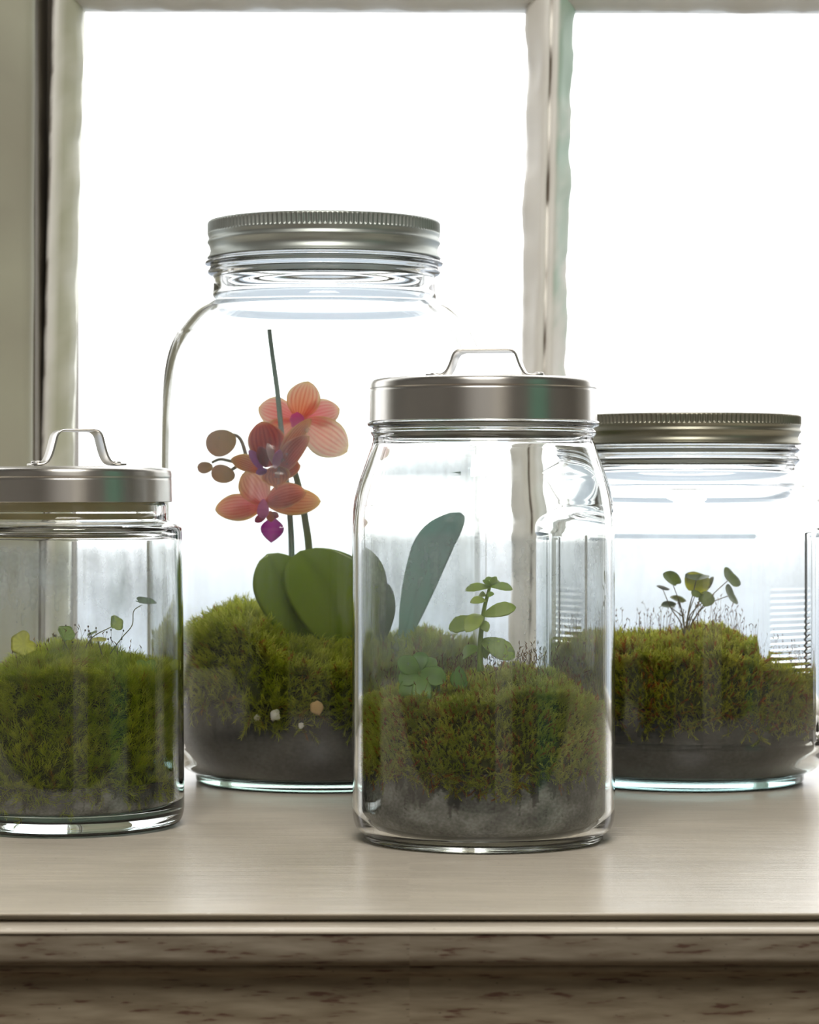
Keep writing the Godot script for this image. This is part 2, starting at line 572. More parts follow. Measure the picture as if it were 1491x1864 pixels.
func window():
	var w := thing("window_1", at(560, 1340, ZW), "old white painted sash window of several panes behind the jars", "window", "", "structure")
	var o := w.position
	var pn := noise_of(31, 0.008, 4)
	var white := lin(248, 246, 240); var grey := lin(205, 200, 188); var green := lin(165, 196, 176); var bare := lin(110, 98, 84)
	# upright bars lean a little, as old windows do
	var upright := func(x0: float):
		return func(u, l, z): return at(x0 + u - (l - 400.0) * 0.0215, l, ZW) - o + Vector3(0, 0, z)
	var level := func(y0: float):
		return func(u, l, z): return at(l, y0 - u + (l - 745.0) * 0.003, ZW) - o + Vector3(0, 0, z)
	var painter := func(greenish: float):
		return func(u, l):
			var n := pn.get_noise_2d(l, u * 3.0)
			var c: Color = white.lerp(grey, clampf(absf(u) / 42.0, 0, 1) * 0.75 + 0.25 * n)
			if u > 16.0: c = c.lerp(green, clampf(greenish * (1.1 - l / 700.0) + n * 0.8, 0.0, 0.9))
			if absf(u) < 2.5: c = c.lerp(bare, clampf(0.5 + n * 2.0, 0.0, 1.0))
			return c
	var muntin := [[-42, -0.014, 7], [-36, -0.011, 7], [-24, -0.005, 3], [-16, -0.001, 1], [-9, 0.001, 0.5], [-4, 0.0, 0.5], [-2, -0.005, 0.6], [1, -0.005, 0.6], [3, 0.0, 0.5], [10, 0.001, 0.5], [17, -0.001, 1], [25, -0.005, 3], [36, -0.011, 7], [42, -0.014, 7], [40, -0.030, 0], [-40, -0.030, 0]]
	var tops := [1210.0, 10.0, -75.0, -1275.0, -1360.0, -2560.0]
	for k in 2:
		var x0 := 997.0 + k * 895.0
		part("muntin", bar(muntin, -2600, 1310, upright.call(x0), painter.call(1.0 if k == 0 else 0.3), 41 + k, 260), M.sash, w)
	for k in 2:
		var y0 := -33.0 - k * 1285.0
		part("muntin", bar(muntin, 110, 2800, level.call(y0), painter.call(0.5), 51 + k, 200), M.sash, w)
	# left stile: a gap, a rounded bead, then the bevel to the glass
	var stile := [[-30, -0.030, 0], [-28, -0.001, 1], [-20, 0.0015, 0.6], [-12, 0.0, 0.6], [-2, -0.003, 1.5], [12, -0.009, 4], [22, -0.014, 6], [20, -0.032, 0]]
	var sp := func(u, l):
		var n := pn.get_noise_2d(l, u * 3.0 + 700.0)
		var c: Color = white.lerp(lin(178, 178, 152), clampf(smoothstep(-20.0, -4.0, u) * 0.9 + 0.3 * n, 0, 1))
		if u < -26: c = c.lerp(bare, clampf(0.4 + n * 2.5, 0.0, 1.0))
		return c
	var lean := func(u, l, z): return at(123.0 + u - (l - 10.0) * 0.0255, l, ZW) - o + Vector3(0, 0, z)
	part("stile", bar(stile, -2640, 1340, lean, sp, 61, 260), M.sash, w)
	var rst := [[-22, -0.014, 6], [-12, -0.009, 4], [2, -0.003, 1.5], [14, 0.0, 0.5], [40, 0.0, 0], [40, -0.032, 0], [-20, -0.032, 0]]
	part("stile", bar(rst, -2640, 1340, upright.call(2770.0), sp, 62, 120), M.sash, w)
	var rail := [[-44, -0.002, 0], [2, -0.001, 0.5], [8, -0.003, 1.5], [16, -0.009, 2], [22, -0.014, 2], [21, -0.032, 0], [-44, -0.032, 0]]
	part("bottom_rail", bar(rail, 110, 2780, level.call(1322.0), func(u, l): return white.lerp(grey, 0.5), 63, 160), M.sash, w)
	var head := [[-62, -0.014, 5], [-52, -0.009, 4], [-40, -0.003, 1.5], [-30, -0.001, 0.5], [60, -0.001, 0], [60, -0.032, 0], [-60, -0.032, 0]]
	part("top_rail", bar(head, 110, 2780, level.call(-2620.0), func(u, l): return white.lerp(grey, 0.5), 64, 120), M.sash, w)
	var stop := tool()
	var s0 := at(58, -2640, ZW) - o; var s1 := at(120, 1335, ZW) - o
	box_between(stop, Vector3(s0.x, s1.y, -0.062), Vector3(s1.x, s0.y, -0.0325), 0.002)
	part("stop_bead", done(stop), M.stop, w)
	# panes
	var xs := [110.0, 997.0, 1892.0, 2790.0]; var ys := [1312.0, -33.0, -1318.0, -2600.0]
	for i in 3:
		for j in 3:
			var a := at(xs[i], ys[j], ZW) - o; var b := at(xs[i + 1], ys[j + 1], ZW) - o
			var st := tool()
			box_between(st, Vector3(a.x + 0.004, a.y + 0.002, -0.0205), Vector3(b.x - 0.004, b.y - 0.002, -0.0185), 0.0)
			part("pane", done(st), M.pane, w)
	# the same window again, left of the casing
	var w2 = w.duplicate()
	w2.name = "window_2"
	w2.position.x -= SHIFT
	add_child(w2, true)
	tag(w2, "second painted sash window, left of the casing and out of view", "window", "", "structure")
	# the lining of the opening and the casing on the left
	var lining := lin(120, 112, 98)
	var st := tool()
	st.set_color(lining)
	box_between(st, Vector3(WX0 - 0.0005, WY0, -1.60), Vector3(WX0 + 0.0022, WY1, -1.48), 0.0)
	structure("trim_1", done(st), M.casing, "dark narrow lining of the window opening on the left", "trim")
	st = tool()
	var rows := []; var cols := []
	for i in 61:
		var y := lerpf(WY1 + 0.09, 0.0, i / 60.0)
		var px := HORIZON + (EYE - y) * F / 1.47
		var x1 := at(70.0 - px * 0.006 + pn.get_noise_2d(px, 40) * 1.5, 0, 1.47).x
		var row := []; var cr := []
		for q in [[x1 - 0.004, -1.4748], [x1 - 0.0005, -1.462], [x1 - 0.003, -1.4585], [x1 - 0.008, -1.4575], [x1 - 0.05, -1.457], [x1 - 0.11, -1.457], [x1 - 0.112, -1.4748]]:
			row.append(Vector3(q[0], y, q[1]))
			var n := pn.get_noise_2d(px * 0.7, q[0] * 3000.0)
			cr.append(lin(172, 172, 152).lerp(lin(150, 147, 130), clampf(0.4 + n, 0, 1)))
		rows.append(row); cols.append(cr)
	sheet(st, rows, cols, true)
	structure("trim_2", done(st), M.casing, "flat grey olive casing board left of the window", "trim")

# ---------------------------------------------------------------- the table
func extrude_x(st: SurfaceTool, prof: Array, x0: float, x1: float, n := 1, uscale := 1.0, vscale := 4.0):
	# profile points are (z, y), from the back over the top to the front and down
	var along := [0.0]
	for i in range(1, prof.size()): along.append(along[i - 1] + Vector2(prof[i][0] - prof[i - 1][0], prof[i][1] - prof[i - 1][1]).length())
	var rows := []; var uvs := []
	for i in prof.size():
		var row := []; var ur := []
		for k in n + 1:
			var x := lerpf(x0, x1, k / float(n))
			row.append(Vector3(x, prof[i][1], prof[i][0]))
			ur.append(Vector2(x * uscale, along[i] * vscale))
		rows.append(row); uvs.append(ur)
	sheet(st, rows, null, true, uvs)

func table():
	var zf := -0.8635
	var t := thing("side_table", Vector3(0, 0, -1.16), "worn greige painted wooden table under the four jars", "table")
	var o := t.position
	var prof := []
	for p in fillet([[-1.452, TABLE - 0.004], [-1.452, TABLE, 0.001], [zf, TABLE, 0.0006], [zf - 0.0002, TABLE - 0.0009, 0.0004], [zf - 0.0045, TABLE - 0.0016, 0.001], [zf - 0.005, TABLE - 0.0032], [-0.9, TABLE - 0.0033], [-0.9, TABLE - 0.012], [-1.452, TABLE - 0.012], [-1.452, TABLE - 0.004]], 5):
		prof.append([p.x - o.z, p.y])
	var st := tool(); extrude_x(st, prof, -0.95, 0.95, 24, 1.6)
	part("tabletop", done(st), M.top, t)
	# a painted bead in front of and below the top edge, and the worn moulding under it
	prof = []
	for p in fillet([[-0.90, TABLE - 0.0056], [-0.8995, TABLE - 0.0034], [zf + 0.0065, TABLE - 0.0035, 0.003], [zf + 0.0092, TABLE - 0.0044, 0.0009], [zf + 0.0090, TABLE - 0.0056, 0.0004], [-0.90, TABLE - 0.0056]], 8):
		prof.append([p.x - o.z, p.y])
	st = tool(); extrude_x(st, prof, -0.956, 0.956, 24, 1.6)
	part("bead", done(st), M.top, t)
	prof = []
	for p in fillet([[-0.90, TABLE - 0.0100], [-0.8995, TABLE - 0.0058], [zf + 0.0084, TABLE - 0.0058, 0.0004], [zf + 0.0086, TABLE - 0.0148, 0.002], [zf + 0.0056, TABLE - 0.0168, 0.001], [-0.89, TABLE - 0.0170], [-0.90, TABLE - 0.0100]], 6):
		prof.append([p.x - o.z, p.y])
	st = tool(); extrude_x(st, prof, -0.955, 0.955, 24, 3.0, 24.0)
	part("moulding", done(st), M.worn, t)
	prof = []
	for p in fillet([[-0.91, TABLE - 0.0172], [zf + 0.0015, TABLE - 0.0172, 0.001], [zf + 0.0015, TABLE - 0.0195, 0.001], [zf - 0.001, TABLE - 0.0215, 0.001], [zf - 0.001, TABLE - 0.12, 0.002], [-0.91, TABLE - 0.12], [-0.91, TABLE - 0.0172]], 4):
		prof.append([p.x - o.z, p.y])
	st = tool(); extrude_x(st, prof, -0.93, 0.93, 24, 2.6, 20.0)
	part("apron", done(st), M.apron, t)
	for sx in [-0.9, 0.9]:
		for z in [-0.93, -1.42]:
			st = tool()
			box_between(st, Vector3(sx - 0.028, 0, z - o.z - 0.028), Vector3(sx + 0.028, TABLE - 0.0125, z - o.z + 0.018), 0.004)
			part("leg", done(st), M.worn, t)

# ---------------------------------------------------------------- jars
class Jar:
	var x: float; var base: float; var z: float; var s: float
	var root: Node3D; var r_in: float
	func h(y: float) -> float: return (base - y) * s

func jar_at(x: float, base: float, z: float, called: String, label: String) -> Jar:
	var j := Jar.new()
	j.x = x; j.base = base; j.z = z; j.s = z / F
	var p := at(x, base, z)
	j.root = thing(called, Vector3(p.x, TABLE + 0.0002, p.z), label, "jar", "terrarium jars on the table")
	return j

# pixel profile (radius, row, rounding) to metres
func prof_px(j: Jar, pts: Array, n := 6) -> PackedVector2Array:
	var q := []
	for p in pts:
		q.append([p[0] * j.s, j.h(p[1]), (p[2] if p.size() > 2 else 0.0) * j.s])
	return fillet(q, n)

func glass_tint(j: Jar, tint: Color, low: float) -> Callable:
	return func(p, _a, _i):
		var k := 1.0 - smoothstep(0.0, low, p.y)
		return Color(1, 1, 1).lerp(tint, k)

func ring(prof: Array, j: Jar, segs := 96, mat_ = null, called := "", parent = null, shift = null, n := 6):
	return part(called, lathe(prof_px(j, prof, n), segs, null, shift), mat_, parent)

# a strap handle: path [u, y] in metres across the lid, wide in w
func strap(path: PackedVector2Array, thick: float, wide: float) -> SurfaceTool:
	var st := tool()
	var n := path.size()
	var rows := []
	var b := thick * 0.25
	for i in n:
		var d := (path[mini(i + 1, n - 1)] - path[maxi(i - 1, 0)]).normalized()
		var nn := Vector2(-d.y, d.x)
		var row := []
		for c in [[-0.5, -0.5 + 0.02], [-0.5, 0.48], [-0.3, 0.5], [0.3, 0.5], [0.5, 0.48], [0.5, -0.48], [0.3, -0.5], [-0.3, -0.5], [-0.5, -0.48]]:
			var q: Vector2 = path[i] + nn * c[0] * thick
			row.append(Vector3(q.x, q.y, c[1] * wide))
		rows.append(row)
	for e in [0, n - 1]:
		var c := Vector3()
		for p in rows[e]: c += p / rows[e].size()
		var cap := []
		for p in rows[e]: cap.append(c)
		if e == 0: rows.push_front(cap)
		else: rows.push_back(cap)
	sheet(st, rows, null, false)
	st.generate_normals()
	return st

func rivet(r: float, h: float) -> SurfaceTool:
	return lathe(fillet([[0.00001, 0.0], [r, 0.0, h * 0.2], [r, h * 0.7, h * 0.5], [r * 0.6, h, h * 0.4], [0.00001, h]], 3), 20)

func handled_lid(j: Jar, low: float, top: float, r: float, hx: float, hy: float, half_top: float, half_low: float, half_foot: float, yaw: float, wide: float):
	# skirt, rounded rim, slightly domed top, hollow inside
	var st := lathe(prof_px(j, [[r - 4, low + 1], [r + 0.5, low + 1, 1.5], [r, top + 22, 2], [r - 0.8, top + 20, 1], [r - 0.8, top + 18, 1], [r, top + 16, 2], [r - 1, top + 4, 8], [r - 9, top, 8], [r - 24, top - 1.5, 6], [r * 0.5, top - 3, 20], [0.02, top - 3.5], [0.02, top + 1], [r - 12, top + 6, 6], [r - 4, top + 12, 6], [r - 4, low + 1]]), 128)
	var lid := part("lid", st, M.lid, j.root)
	lid.set_meta("label", "brushed metal lid with strap handle")
	var pivot_y := j.h(top - 4)
	var q := []
	for p in [[-half_foot, 0.0], [-half_low - 3, 0.0, 12], [-half_low + 8, 14, 20], [-half_top, hy, 14], [half_top, hy, 14], [half_low - 8, 14, 20], [half_low + 3, 0.0, 12], [half_foot, 0.0]]:
		q.append([p[0] * j.s, p[1] * j.s, (p[2] if p.size() > 2 else 0.0) * j.s])
	var h := part("handle", strap(fillet(q, 6), 0.0009, wide), M.handle, lid)
	h.position = Vector3(hx * j.s, pivot_y + 0.0006, 0)
	h.rotation.y = yaw
	for sx in [-1.0, 1.0]:
		var rv := part("rivet", rivet(9.5 * j.s, 5.0 * j.s), M.handle, lid)
		rv.position = Vector3(hx * j.s, pivot_y + 0.001, 0) + Vector3(sx * (half_foot - 11) * j.s, 0, 0).rotated(Vector3.UP, yaw)
	return lid

# mist on the inside of the glass, between two rows
func film(j: Jar, prof: Array, share: Callable, seed_: int):
	var st := lathe(prof_px(j, prof, 5), 96)
	var f := part("condensation", st, film_material(share, seed_), j.root)
	f.set_meta("label", "misty condensation on the inside of the glass")
	f.set_meta("kind", "stuff")

# ---------------------------------------------------------------- soil and moss
func soil(j: Jar, r: float, low: float, top: float, corner: float, m, label: String, heel := []):
	var nz := noise_of(int(j.x), 60.0, 3)
	var shift := func(rr, y, a, i):
		return rr * (1.0 + 0.006 * nz.get_noise_3d(sin(a) * 1.2, y * 12.0, cos(a) * 1.2))
	if heel.is_empty(): heel = [[r - corner, low, corner * 0.4], [r, low - corner, corner]]
	var pts := prof_px(j, [[0.02, low]] + heel + [ [r, top, 3], [r - 14, top + 1, 6], [r * 0.5, top + 2], [0.02, top + 2]], 6)
	var fine := PackedVector2Array()
	for i in pts.size() - 1:
		var n := maxi(1, int(pts[i].distance_to(pts[i + 1]) / 0.003))
		for k in n: fine.append(pts[i].lerp(pts[i + 1], k / float(n)))
	fine.append(pts[pts.size() - 1])
	var t := thing("soil", j.root.position, label, "soil", "", "stuff")
	part("soil_body", lathe(fine, 96, null, shift), m, t)
	return t

func along_px(pts: Array, x: float) -> float:
	if x <= pts[0][0]: return pts[0][1]
	for i in pts.size() - 1:
		if x <= pts[i + 1][0]:
			var t: float = (x - pts[i][0]) / (pts[i + 1][0] - pts[i][0])
			return lerpf(pts[i][1], pts[i + 1][1], smoothstep(0, 1, t) * 0.5 + t * 0.5)
	return pts[pts.size() - 1][1]

# one shoot of moss, one unit long: thin bent leaves all along a stem
func shoot(leaves: int, reach: float, width: float, sweep: float, seed_: int) -> ArrayMesh:
	var r := RandomNumberGenerator.new(); r.seed = seed_
	var st := tool()
	st.set_smooth_group(-1)
	for i in leaves:
		var t := (i + 0.5) / leaves
		var b := Vector3(0.10 * sweep * t * t, t * 0.75, 0)
		var a := i * 2.39996 + r.randf() * 0.5
		var out := Vector3(cos(a), 0, sin(a))
		var L := reach * (0.75 + 0.5 * r.randf()) * (1.0 - 0.35 * t)
		var d1 := (out * 0.8 + Vector3(0, 0.75 + t, 0)).normalized()
		var d2 := (out * 0.8 + Vector3(sweep, 0.35 + 0.5 * t, 0)).normalized()
		var p1 := b + d1 * L * 0.5
		var p2 := p1 + d2 * L * 0.5
		var s := out.cross(Vector3.UP).normalized() * width * (0.8 + 0.4 * r.randf())
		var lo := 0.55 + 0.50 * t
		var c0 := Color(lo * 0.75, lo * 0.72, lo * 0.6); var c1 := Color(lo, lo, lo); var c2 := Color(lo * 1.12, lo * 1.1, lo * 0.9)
		for q in [[b - s * 0.5, c0], [b + s * 0.5, c0], [p1 + s * 0.45, c1], [b - s * 0.5, c0], [p1 + s * 0.45, c1], [p1 - s * 0.45, c1], [p1 - s * 0.45, c1], [p1 + s * 0.45, c1], [p2, c2]]:
			st.set_color(q[1]); st.add_vertex(q[0])
	st.generate_normals()
	return st.commit()

func scatter(called: String, mesh: Mesh, places: Array, colors: Array, m, parent: Node3D):
	var mm := MultiMesh.new()
	mm.transform_format = MultiMesh.TRANSFORM_3D
	mm.use_colors = true
	mm.mesh = mesh
	mm.instance_count = places.size()
	for i in places.size():
		mm.set_instance_transform(i, places[i])
		mm.set_instance_color(i, colors[i])
	var o := MultiMeshInstance3D.new()
	o.name = called
	o.multimesh = mm
	o.material_override = m
	o.set_meta("kind", "stuff")
	parent.add_child(o, true)
	return o

# a cushion of moss that fills a jar; d: r (pixels), top [[x, row] ...], low [[x, row] ...] at the glass, drop, size, kinds, tints, n
func moss(j: Jar, d: Dictionary, label: String) -> Node3D:
	var t := thing("moss_cushion", j.root.position, label, "moss", "", "stuff")
	var R: float = d.r * j.s
	var lump := noise_of(int(j.x) + 3, 1.0, 3)
	var top := func(x: float, z: float) -> float:
		var y := along_px(d.top, j.x + x / j.s)
		var q := clampf(z / R, -1, 1)
		return j.h(y) - d.drop * j.s * q * q + lump.get_noise_2d(x * 60.0, z * 60.0) * d.get("lumps", 12.0) * j.s
	var low := func(a: float) -> float:
		return j.h(along_px(d.low, j.x + sin(a) * d.r)) + lump.get_noise_2d(a * 7.0, 77.0) * 34.0 * j.s - 12.0 * j.s
	# the matted core
	var inset: float = d.size * 0.55
	var rows := []
	for i in 15:
		var row := []
		for k in 73:
			var a := TAU * (k % 72) / 72.0
			var rr := R - inset * 0.8
			var h0: float = top.call(sin(a) * rr, cos(a) * rr) - inset
			var l0: float = minf(j.h(d.floor - 1.0), h0 - 0.002)
			if i < 9:
				rr *= i / 8.0
				row.append(Vector3(sin(a) * rr, top.call(sin(a) * rr, cos(a) * rr) - inset, cos(a) * rr))
			else:
				var q := (i - 8) / 6.0
				row.append(Vector3(sin(a) * rr, lerpf(h0, l0, q), cos(a) * rr))
		rows.append(row)
	var st := tool(); sheet(st, rows, null, true)
	part("matted_core", done(st), M.core, t)
	# shoots over the dome and down the glass
	var kinds: Array = d.kinds
	var places := []; var colors := []
	for k in kinds: places.append([]); colors.append([])
	var r := RandomNumberGenerator.new(); r.seed = int(j.x) * 3 + 1
	for i in d.n:
		var pos: Vector3; var up: Vector3
		var on_wall: bool = r.randf() < d.get("wall", 0.5)
		var a := r.randf() * TAU
		if on_wall and cos(a) < 0.0 and r.randf() < 0.7: a = PI - a
		var len_: float = d.size * (0.65 + 0.7 * r.randf())
		var shade := 1.0
		if on_wall:
			var rr := R - len_ * (0.55 + 0.25 * r.randf())
			var h1: float = top.call(sin(a) * rr, cos(a) * rr); var l1: float = low.call(a)
			if l1 > h1 - 0.001: continue
			var q := r.randf()
			pos = Vector3(sin(a) * rr, lerpf(l1, h1, q) - len_ * 0.3, cos(a) * rr)
			var out := Vector3(sin(a), 0, cos(a))
			var wob := lump.get_noise_2d(a * 5.0, pos.y * 130.0)
			up = (out * 0.42 + Vector3.UP * (0.75 + 0.3 * wob) + out.cross(Vector3.UP) * (wob * 1.5 + r.randfn() * 0.35)).normalized()
			if pos.y < j.h(d.floor) + len_ * 0.2:
				# against the glass, in front of the soil
				var r2 := R - 0.0014
				pos.x = sin(a) * r2; pos.z = cos(a) * r2
				var turn := r.randf_range(-1.4, 1.4) + (PI if r.randf() < 0.35 else 0.0)
				up = (out.cross(Vector3.UP) * sin(turn) + Vector3.UP * cos(turn)).normalized()
				len_ *= 0.75
		else:
			var rr := sqrt(r.randf()) * (R - len_ * 0.45)
			pos = Vector3(sin(a) * rr, 0, cos(a) * rr)
			pos.y = top.call(pos.x, pos.z) - len_ * 0.6
			var e := 0.002
			var g := Vector3(top.call(pos.x - e, pos.z) - top.call(pos.x + e, pos.z), 2.0 * e, top.call(pos.x, pos.z - e) - top.call(pos.x, pos.z + e)).normalized()
			up = (g * 0.8 + Vector3.UP * 0.4 + Vector3(r.randfn(), 0.0, r.randfn()) * 0.35).normalized()
		var tip := pos + up * len_
		var reach := Vector2(tip.x, tip.z).length()
		if reach > R - 0.0008:
			var ex := (reach - R + 0.0008) / reach
			pos -= Vector3(tip.x, 0, tip.z) * ex
		var side := up.cross(Vector3(sin(a * 2.0 + pos.y * 90.0), 0.2, cos(a * 3.0))).normalized()
		var k := r.randi() % kinds.size()
		places[k].append(Transform3D(Basis(side * len_, up * len_, side.cross(up).normalized() * len_), pos))
		var mixn := clampf(0.5 + lump.get_noise_3d(pos.x * 90.0, pos.y * 90.0, pos.z * 90.0) * 0.9 + r.randfn() * 0.15, 0, 1)
		var c: Color = d.tints[0].lerp(d.tints[1], mixn)
		if r.randf() < d.get("brown", 0.05): c = d.tints[2]
		colors[k].append(c)
	for k in kinds.size():
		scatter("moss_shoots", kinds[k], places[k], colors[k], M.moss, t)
	# thin stalks with capsules
	if d.has("stalks"):
		var s2 := tool()
		for i in d.stalks:
			var a := r.randf() * TAU; var rr := sqrt(r.randf()) * (R - 0.006)
			var b := Vector3(sin(a) * rr, 0, cos(a) * rr)
			b.y = top.call(b.x, b.z) - 0.001
			var L: float = 0.005 + r.randf() * d.get("stalk_len", 0.008)
			var tp: Vector3 = b + Vector3(r.randfn() * 0.22, 1.0, r.randfn() * 0.22) * L
			if Vector2(tp.x, tp.z).length() > R - 0.001: continue
			var c := lin(120, 62, 30).lerp(lin(160, 130, 60), r.randf())
			tube(s2, curve([b, (b + tp) * 0.5 + Vector3(r.randfn(), 0, r.randfn()) * 0.0006, tp], 3), spread(0.00008, 0.00006, 7), 4, c)
			tube(s2, [tp, tp + Vector3(r.randfn() * 0.0004, 0.0006, 0), tp + Vector3(r.randfn() * 0.0006, 0.0016, 0.0002)], [0.00014, 0.00025, 0.00006], 5, c * 0.8)
		var so := part("spore_stalks", done(s2), M.stem, t)
		so.set_meta("kind", "stuff")
	return t

# ---------------------------------------------------------------- front jar
func front_jar():
	var j := jar_at(880, 1526, 1.051, "glass_jar", "tall clear jar in front with a brushed metal lid and strap handle")
	var w := 9.0
	var prof := [[0.02, 1525], [190, 1525], [212, 1526, 3], [217, 1524, 3], [219, 1514, 4], [232, 1507, 14], [239, 1484, 22], [239, 945, 40], [233, 893, 40], [214, 843, 40], [201, 806, 16], [201, 796, 3], [205, 791, 3], [205, 787, 3], [200.5, 783, 3], [203, 779, 2], [211, 777, 5], [211, 768, 5], [196, 767, 3], [196, 735, 4], [186, 735, 4], [188, 800, 10], [205, 850, 40], [221, 897, 40], [239 - w, 948, 40], [239 - w, 1482, 16], [216, 1507, 14], [150, 1508], [0.02, 1508]]
	var g := part("glass_body", lathe(prof_px(j, prof, 7), 144, glass_tint(j, Color(0.86, 0.87, 0.74), 0.005)), M.glass, j.root)
	g.set_meta("label", "clear glass jar body")
	handled_lid(j, 768, 692, 206.5, 6, 46, 54, 72, 106, deg_to_rad(-6.5), 0.024)
	film(j, [[228.5, 1470], [229, 1200], [229, 960]], func(u, v):
		return (0.10 + 0.42 * (1.0 - smoothstep(0.25, 0.75, v))) * (0.55 + 0.45 * smoothstep(0.3, 0.0, absf(u - 0.5) - 0.2)), 201)
	soil(j, 221, 1503, 1385, 20, M.soil, "dark grey potting soil at the bottom of the front jar")
	var kinds := [shoot(22, 0.34, 0.05, 0.1, 1), shoot(26, 0.30, 0.045, 0.3, 2), shoot(20, 0.38, 0.05, -0.2, 3)]
	moss(j, {"r": 227.0, "top": [[655, 1300], [690, 1268], [740, 1250], [820, 1242], [900, 1224], [950, 1218], [1000, 1228], [1050, 1262], [1090, 1290], [1105, 1310]], "low": [[650, 1370], [760, 1385], [880, 1395], [1000, 1385], [1110, 1370]], "drop": 34.0, "floor": 1385.0, "size": 0.0062, "kinds": kinds, "tints": [lin(200, 214, 84), lin(252, 254, 140), lin(214, 138, 80)], "n": 10500, "wall": 0.64, "brown": 0.12, "stalks": 260, "stalk_len": 0.007, "lumps": 20.0}, "low green and brown cushion moss in the front jar")
	# the upright seedling
	var z := 1.045
	var pale := lin(206, 224, 110)
	var t := thing("seedling", at(875, 1215, z), "upright bright green seedling with rounded toothed leaves in the front jar", "plant")
	var o := t.position
	var pts := []
	for p in [[874, 1222], [874, 1180], [876, 1150], [881, 1110], [888, 1082], [893, 1062]]: pts.append(at(p[0], p[1], z) - o)
	var c1 := curve(pts, 5)
	var st := tool(); tube(st, c1, spread(0.0013, 0.0006, c1.size()), 10, lin(150, 175, 75)); part("stem", done(st), M.stem, t)
	# each leaf: base, tip, half width in pixels, depth offset of the tip, how far it faces up
	var leaf_rows := [[892, 1070, 848, 1071, 9, 0.004, 0.8], [893, 1068, 932, 1070, 9, 0.003, 0.8], [892, 1064, 888, 1049, 6, -0.002, 0.1], [893, 1064, 903, 1050, 6, 0.002, 0.1], [893, 1066, 880, 1056, 5, 0.004, 0.3], [894, 1066, 912, 1058, 6, -0.004, 0.4], [884, 1093, 858, 1093, 8, 0.007, 0.55], [885, 1085, 872, 1081, 6, -0.003, 0.3], [887, 1084, 897, 1080, 5, 0.004, 0.3], [879, 1121, 938, 1103, 13, 0.002, 0.35], [877, 1120, 849, 1143, 15, 0.011, 0.6], [876, 1130, 886, 1146, 9, 0.006, 0.4], [876, 1130, 815, 1143, 15, -0.003, 0.4], [875, 1165, 936, 1194, 18, 0.004, 0.3], [875, 1172, 893, 1196, 13, -0.006, 0.4], [874, 1180, 838, 1196, 13, -0.008, 0.5]]
	for l in leaf_rows:
		var b := at(l[0], l[1], z) - o
		var tp := at(l[2], l[3], z) - o + Vector3(0, 0, l[5])
		var tone := pale.lerp(lin(168, 206, 90), rng.randf())
		part("leaf", blade(b, tp, l[4] * j.s, Vector3(0, l[6], 1.0), {"peak": 0.64, "blunt": 0.62, "neck": 0.22, "cup": 0.15, "bend": 0.22, "thick": 0.0006, "scallop": 0.07, "nt": 22, "color": func(tt, v): return tone * (1.0 - 0.18 * (1.0 - absf(v)) * (1.0 - tt))}), M.leaf, t)
	# the low rosette on the left
	var z2 := 1.024
	t = thing("seedling", at(764, 1262, z2), "low leafy green seedling left of the upright one in the front jar", "plant")
	o = t.position
	st = tool(); tube(st, curve([Vector3(0, -0.004, 0), Vector3(0.0003, 0.003, 0), at(764, 1222, z2) - o], 4), spread(0.0009, 0.0007, 9), 8, lin(120, 140, 60)); part("stem", done(st), M.stem, t)
	for l in [[764, 1226, 728, 1198, 17, 0.002, 0.3], [764, 1222, 768, 1186, 14, -0.003, 0.2], [765, 1224, 812, 1236, 18, 0.003, 0.3], [763, 1226, 729, 1240, 16, 0.004, 0.4], [764, 1228, 733, 1266, 15, 0.006, 0.4], [766, 1228, 772, 1283, 17, 0.009, 0.3], [766, 1226, 800, 1262, 14, -0.004, 0.3], [766, 1224, 795, 1200, 12, -0.006, 0.3]]:
		var b := at(l[0], l[1], z2) - o
		var tp := at(l[2], l[3], z2) - o + Vector3(0, 0, l[5])
		var tone := lin(160, 200, 96).lerp(lin(128, 172, 84), rng.randf())
		part("leaf", blade(b, tp, l[4] * j.s, Vector3(0, l[6], 1.0), {"peak": 0.62, "blunt": 0.6, "neck": 0.2, "cup": 0.12, "bend": 0.15, "thick": 0.0006, "scallop": 0.06, "nt": 22, "color": func(tt, v): return tone * (1.0 - 0.2 * (1.0 - absf(v)))}), M.leaf, t)
	t = thing("seedling", at(834, 1258, z2), "single pointed green leaf between the two seedlings of the front jar", "plant")
	o = t.position
	for l in [[834, 1254, 836, 1212, 15, 0.0, 0.2], [834, 1252, 852, 1240, 8, 0.002, 0.4]]:
		part("leaf", blade(at(l[0], l[1], z2) - o, at(l[2], l[3], z2) - o, l[4] * j.s, Vector3(0, l[6], 1.0), {"peak": 0.4, "blunt": 0.8, "thick": 0.0005, "cup": 0.1, "color": func(_t, _v): return lin(134, 178, 90)}), M.leaf, t)

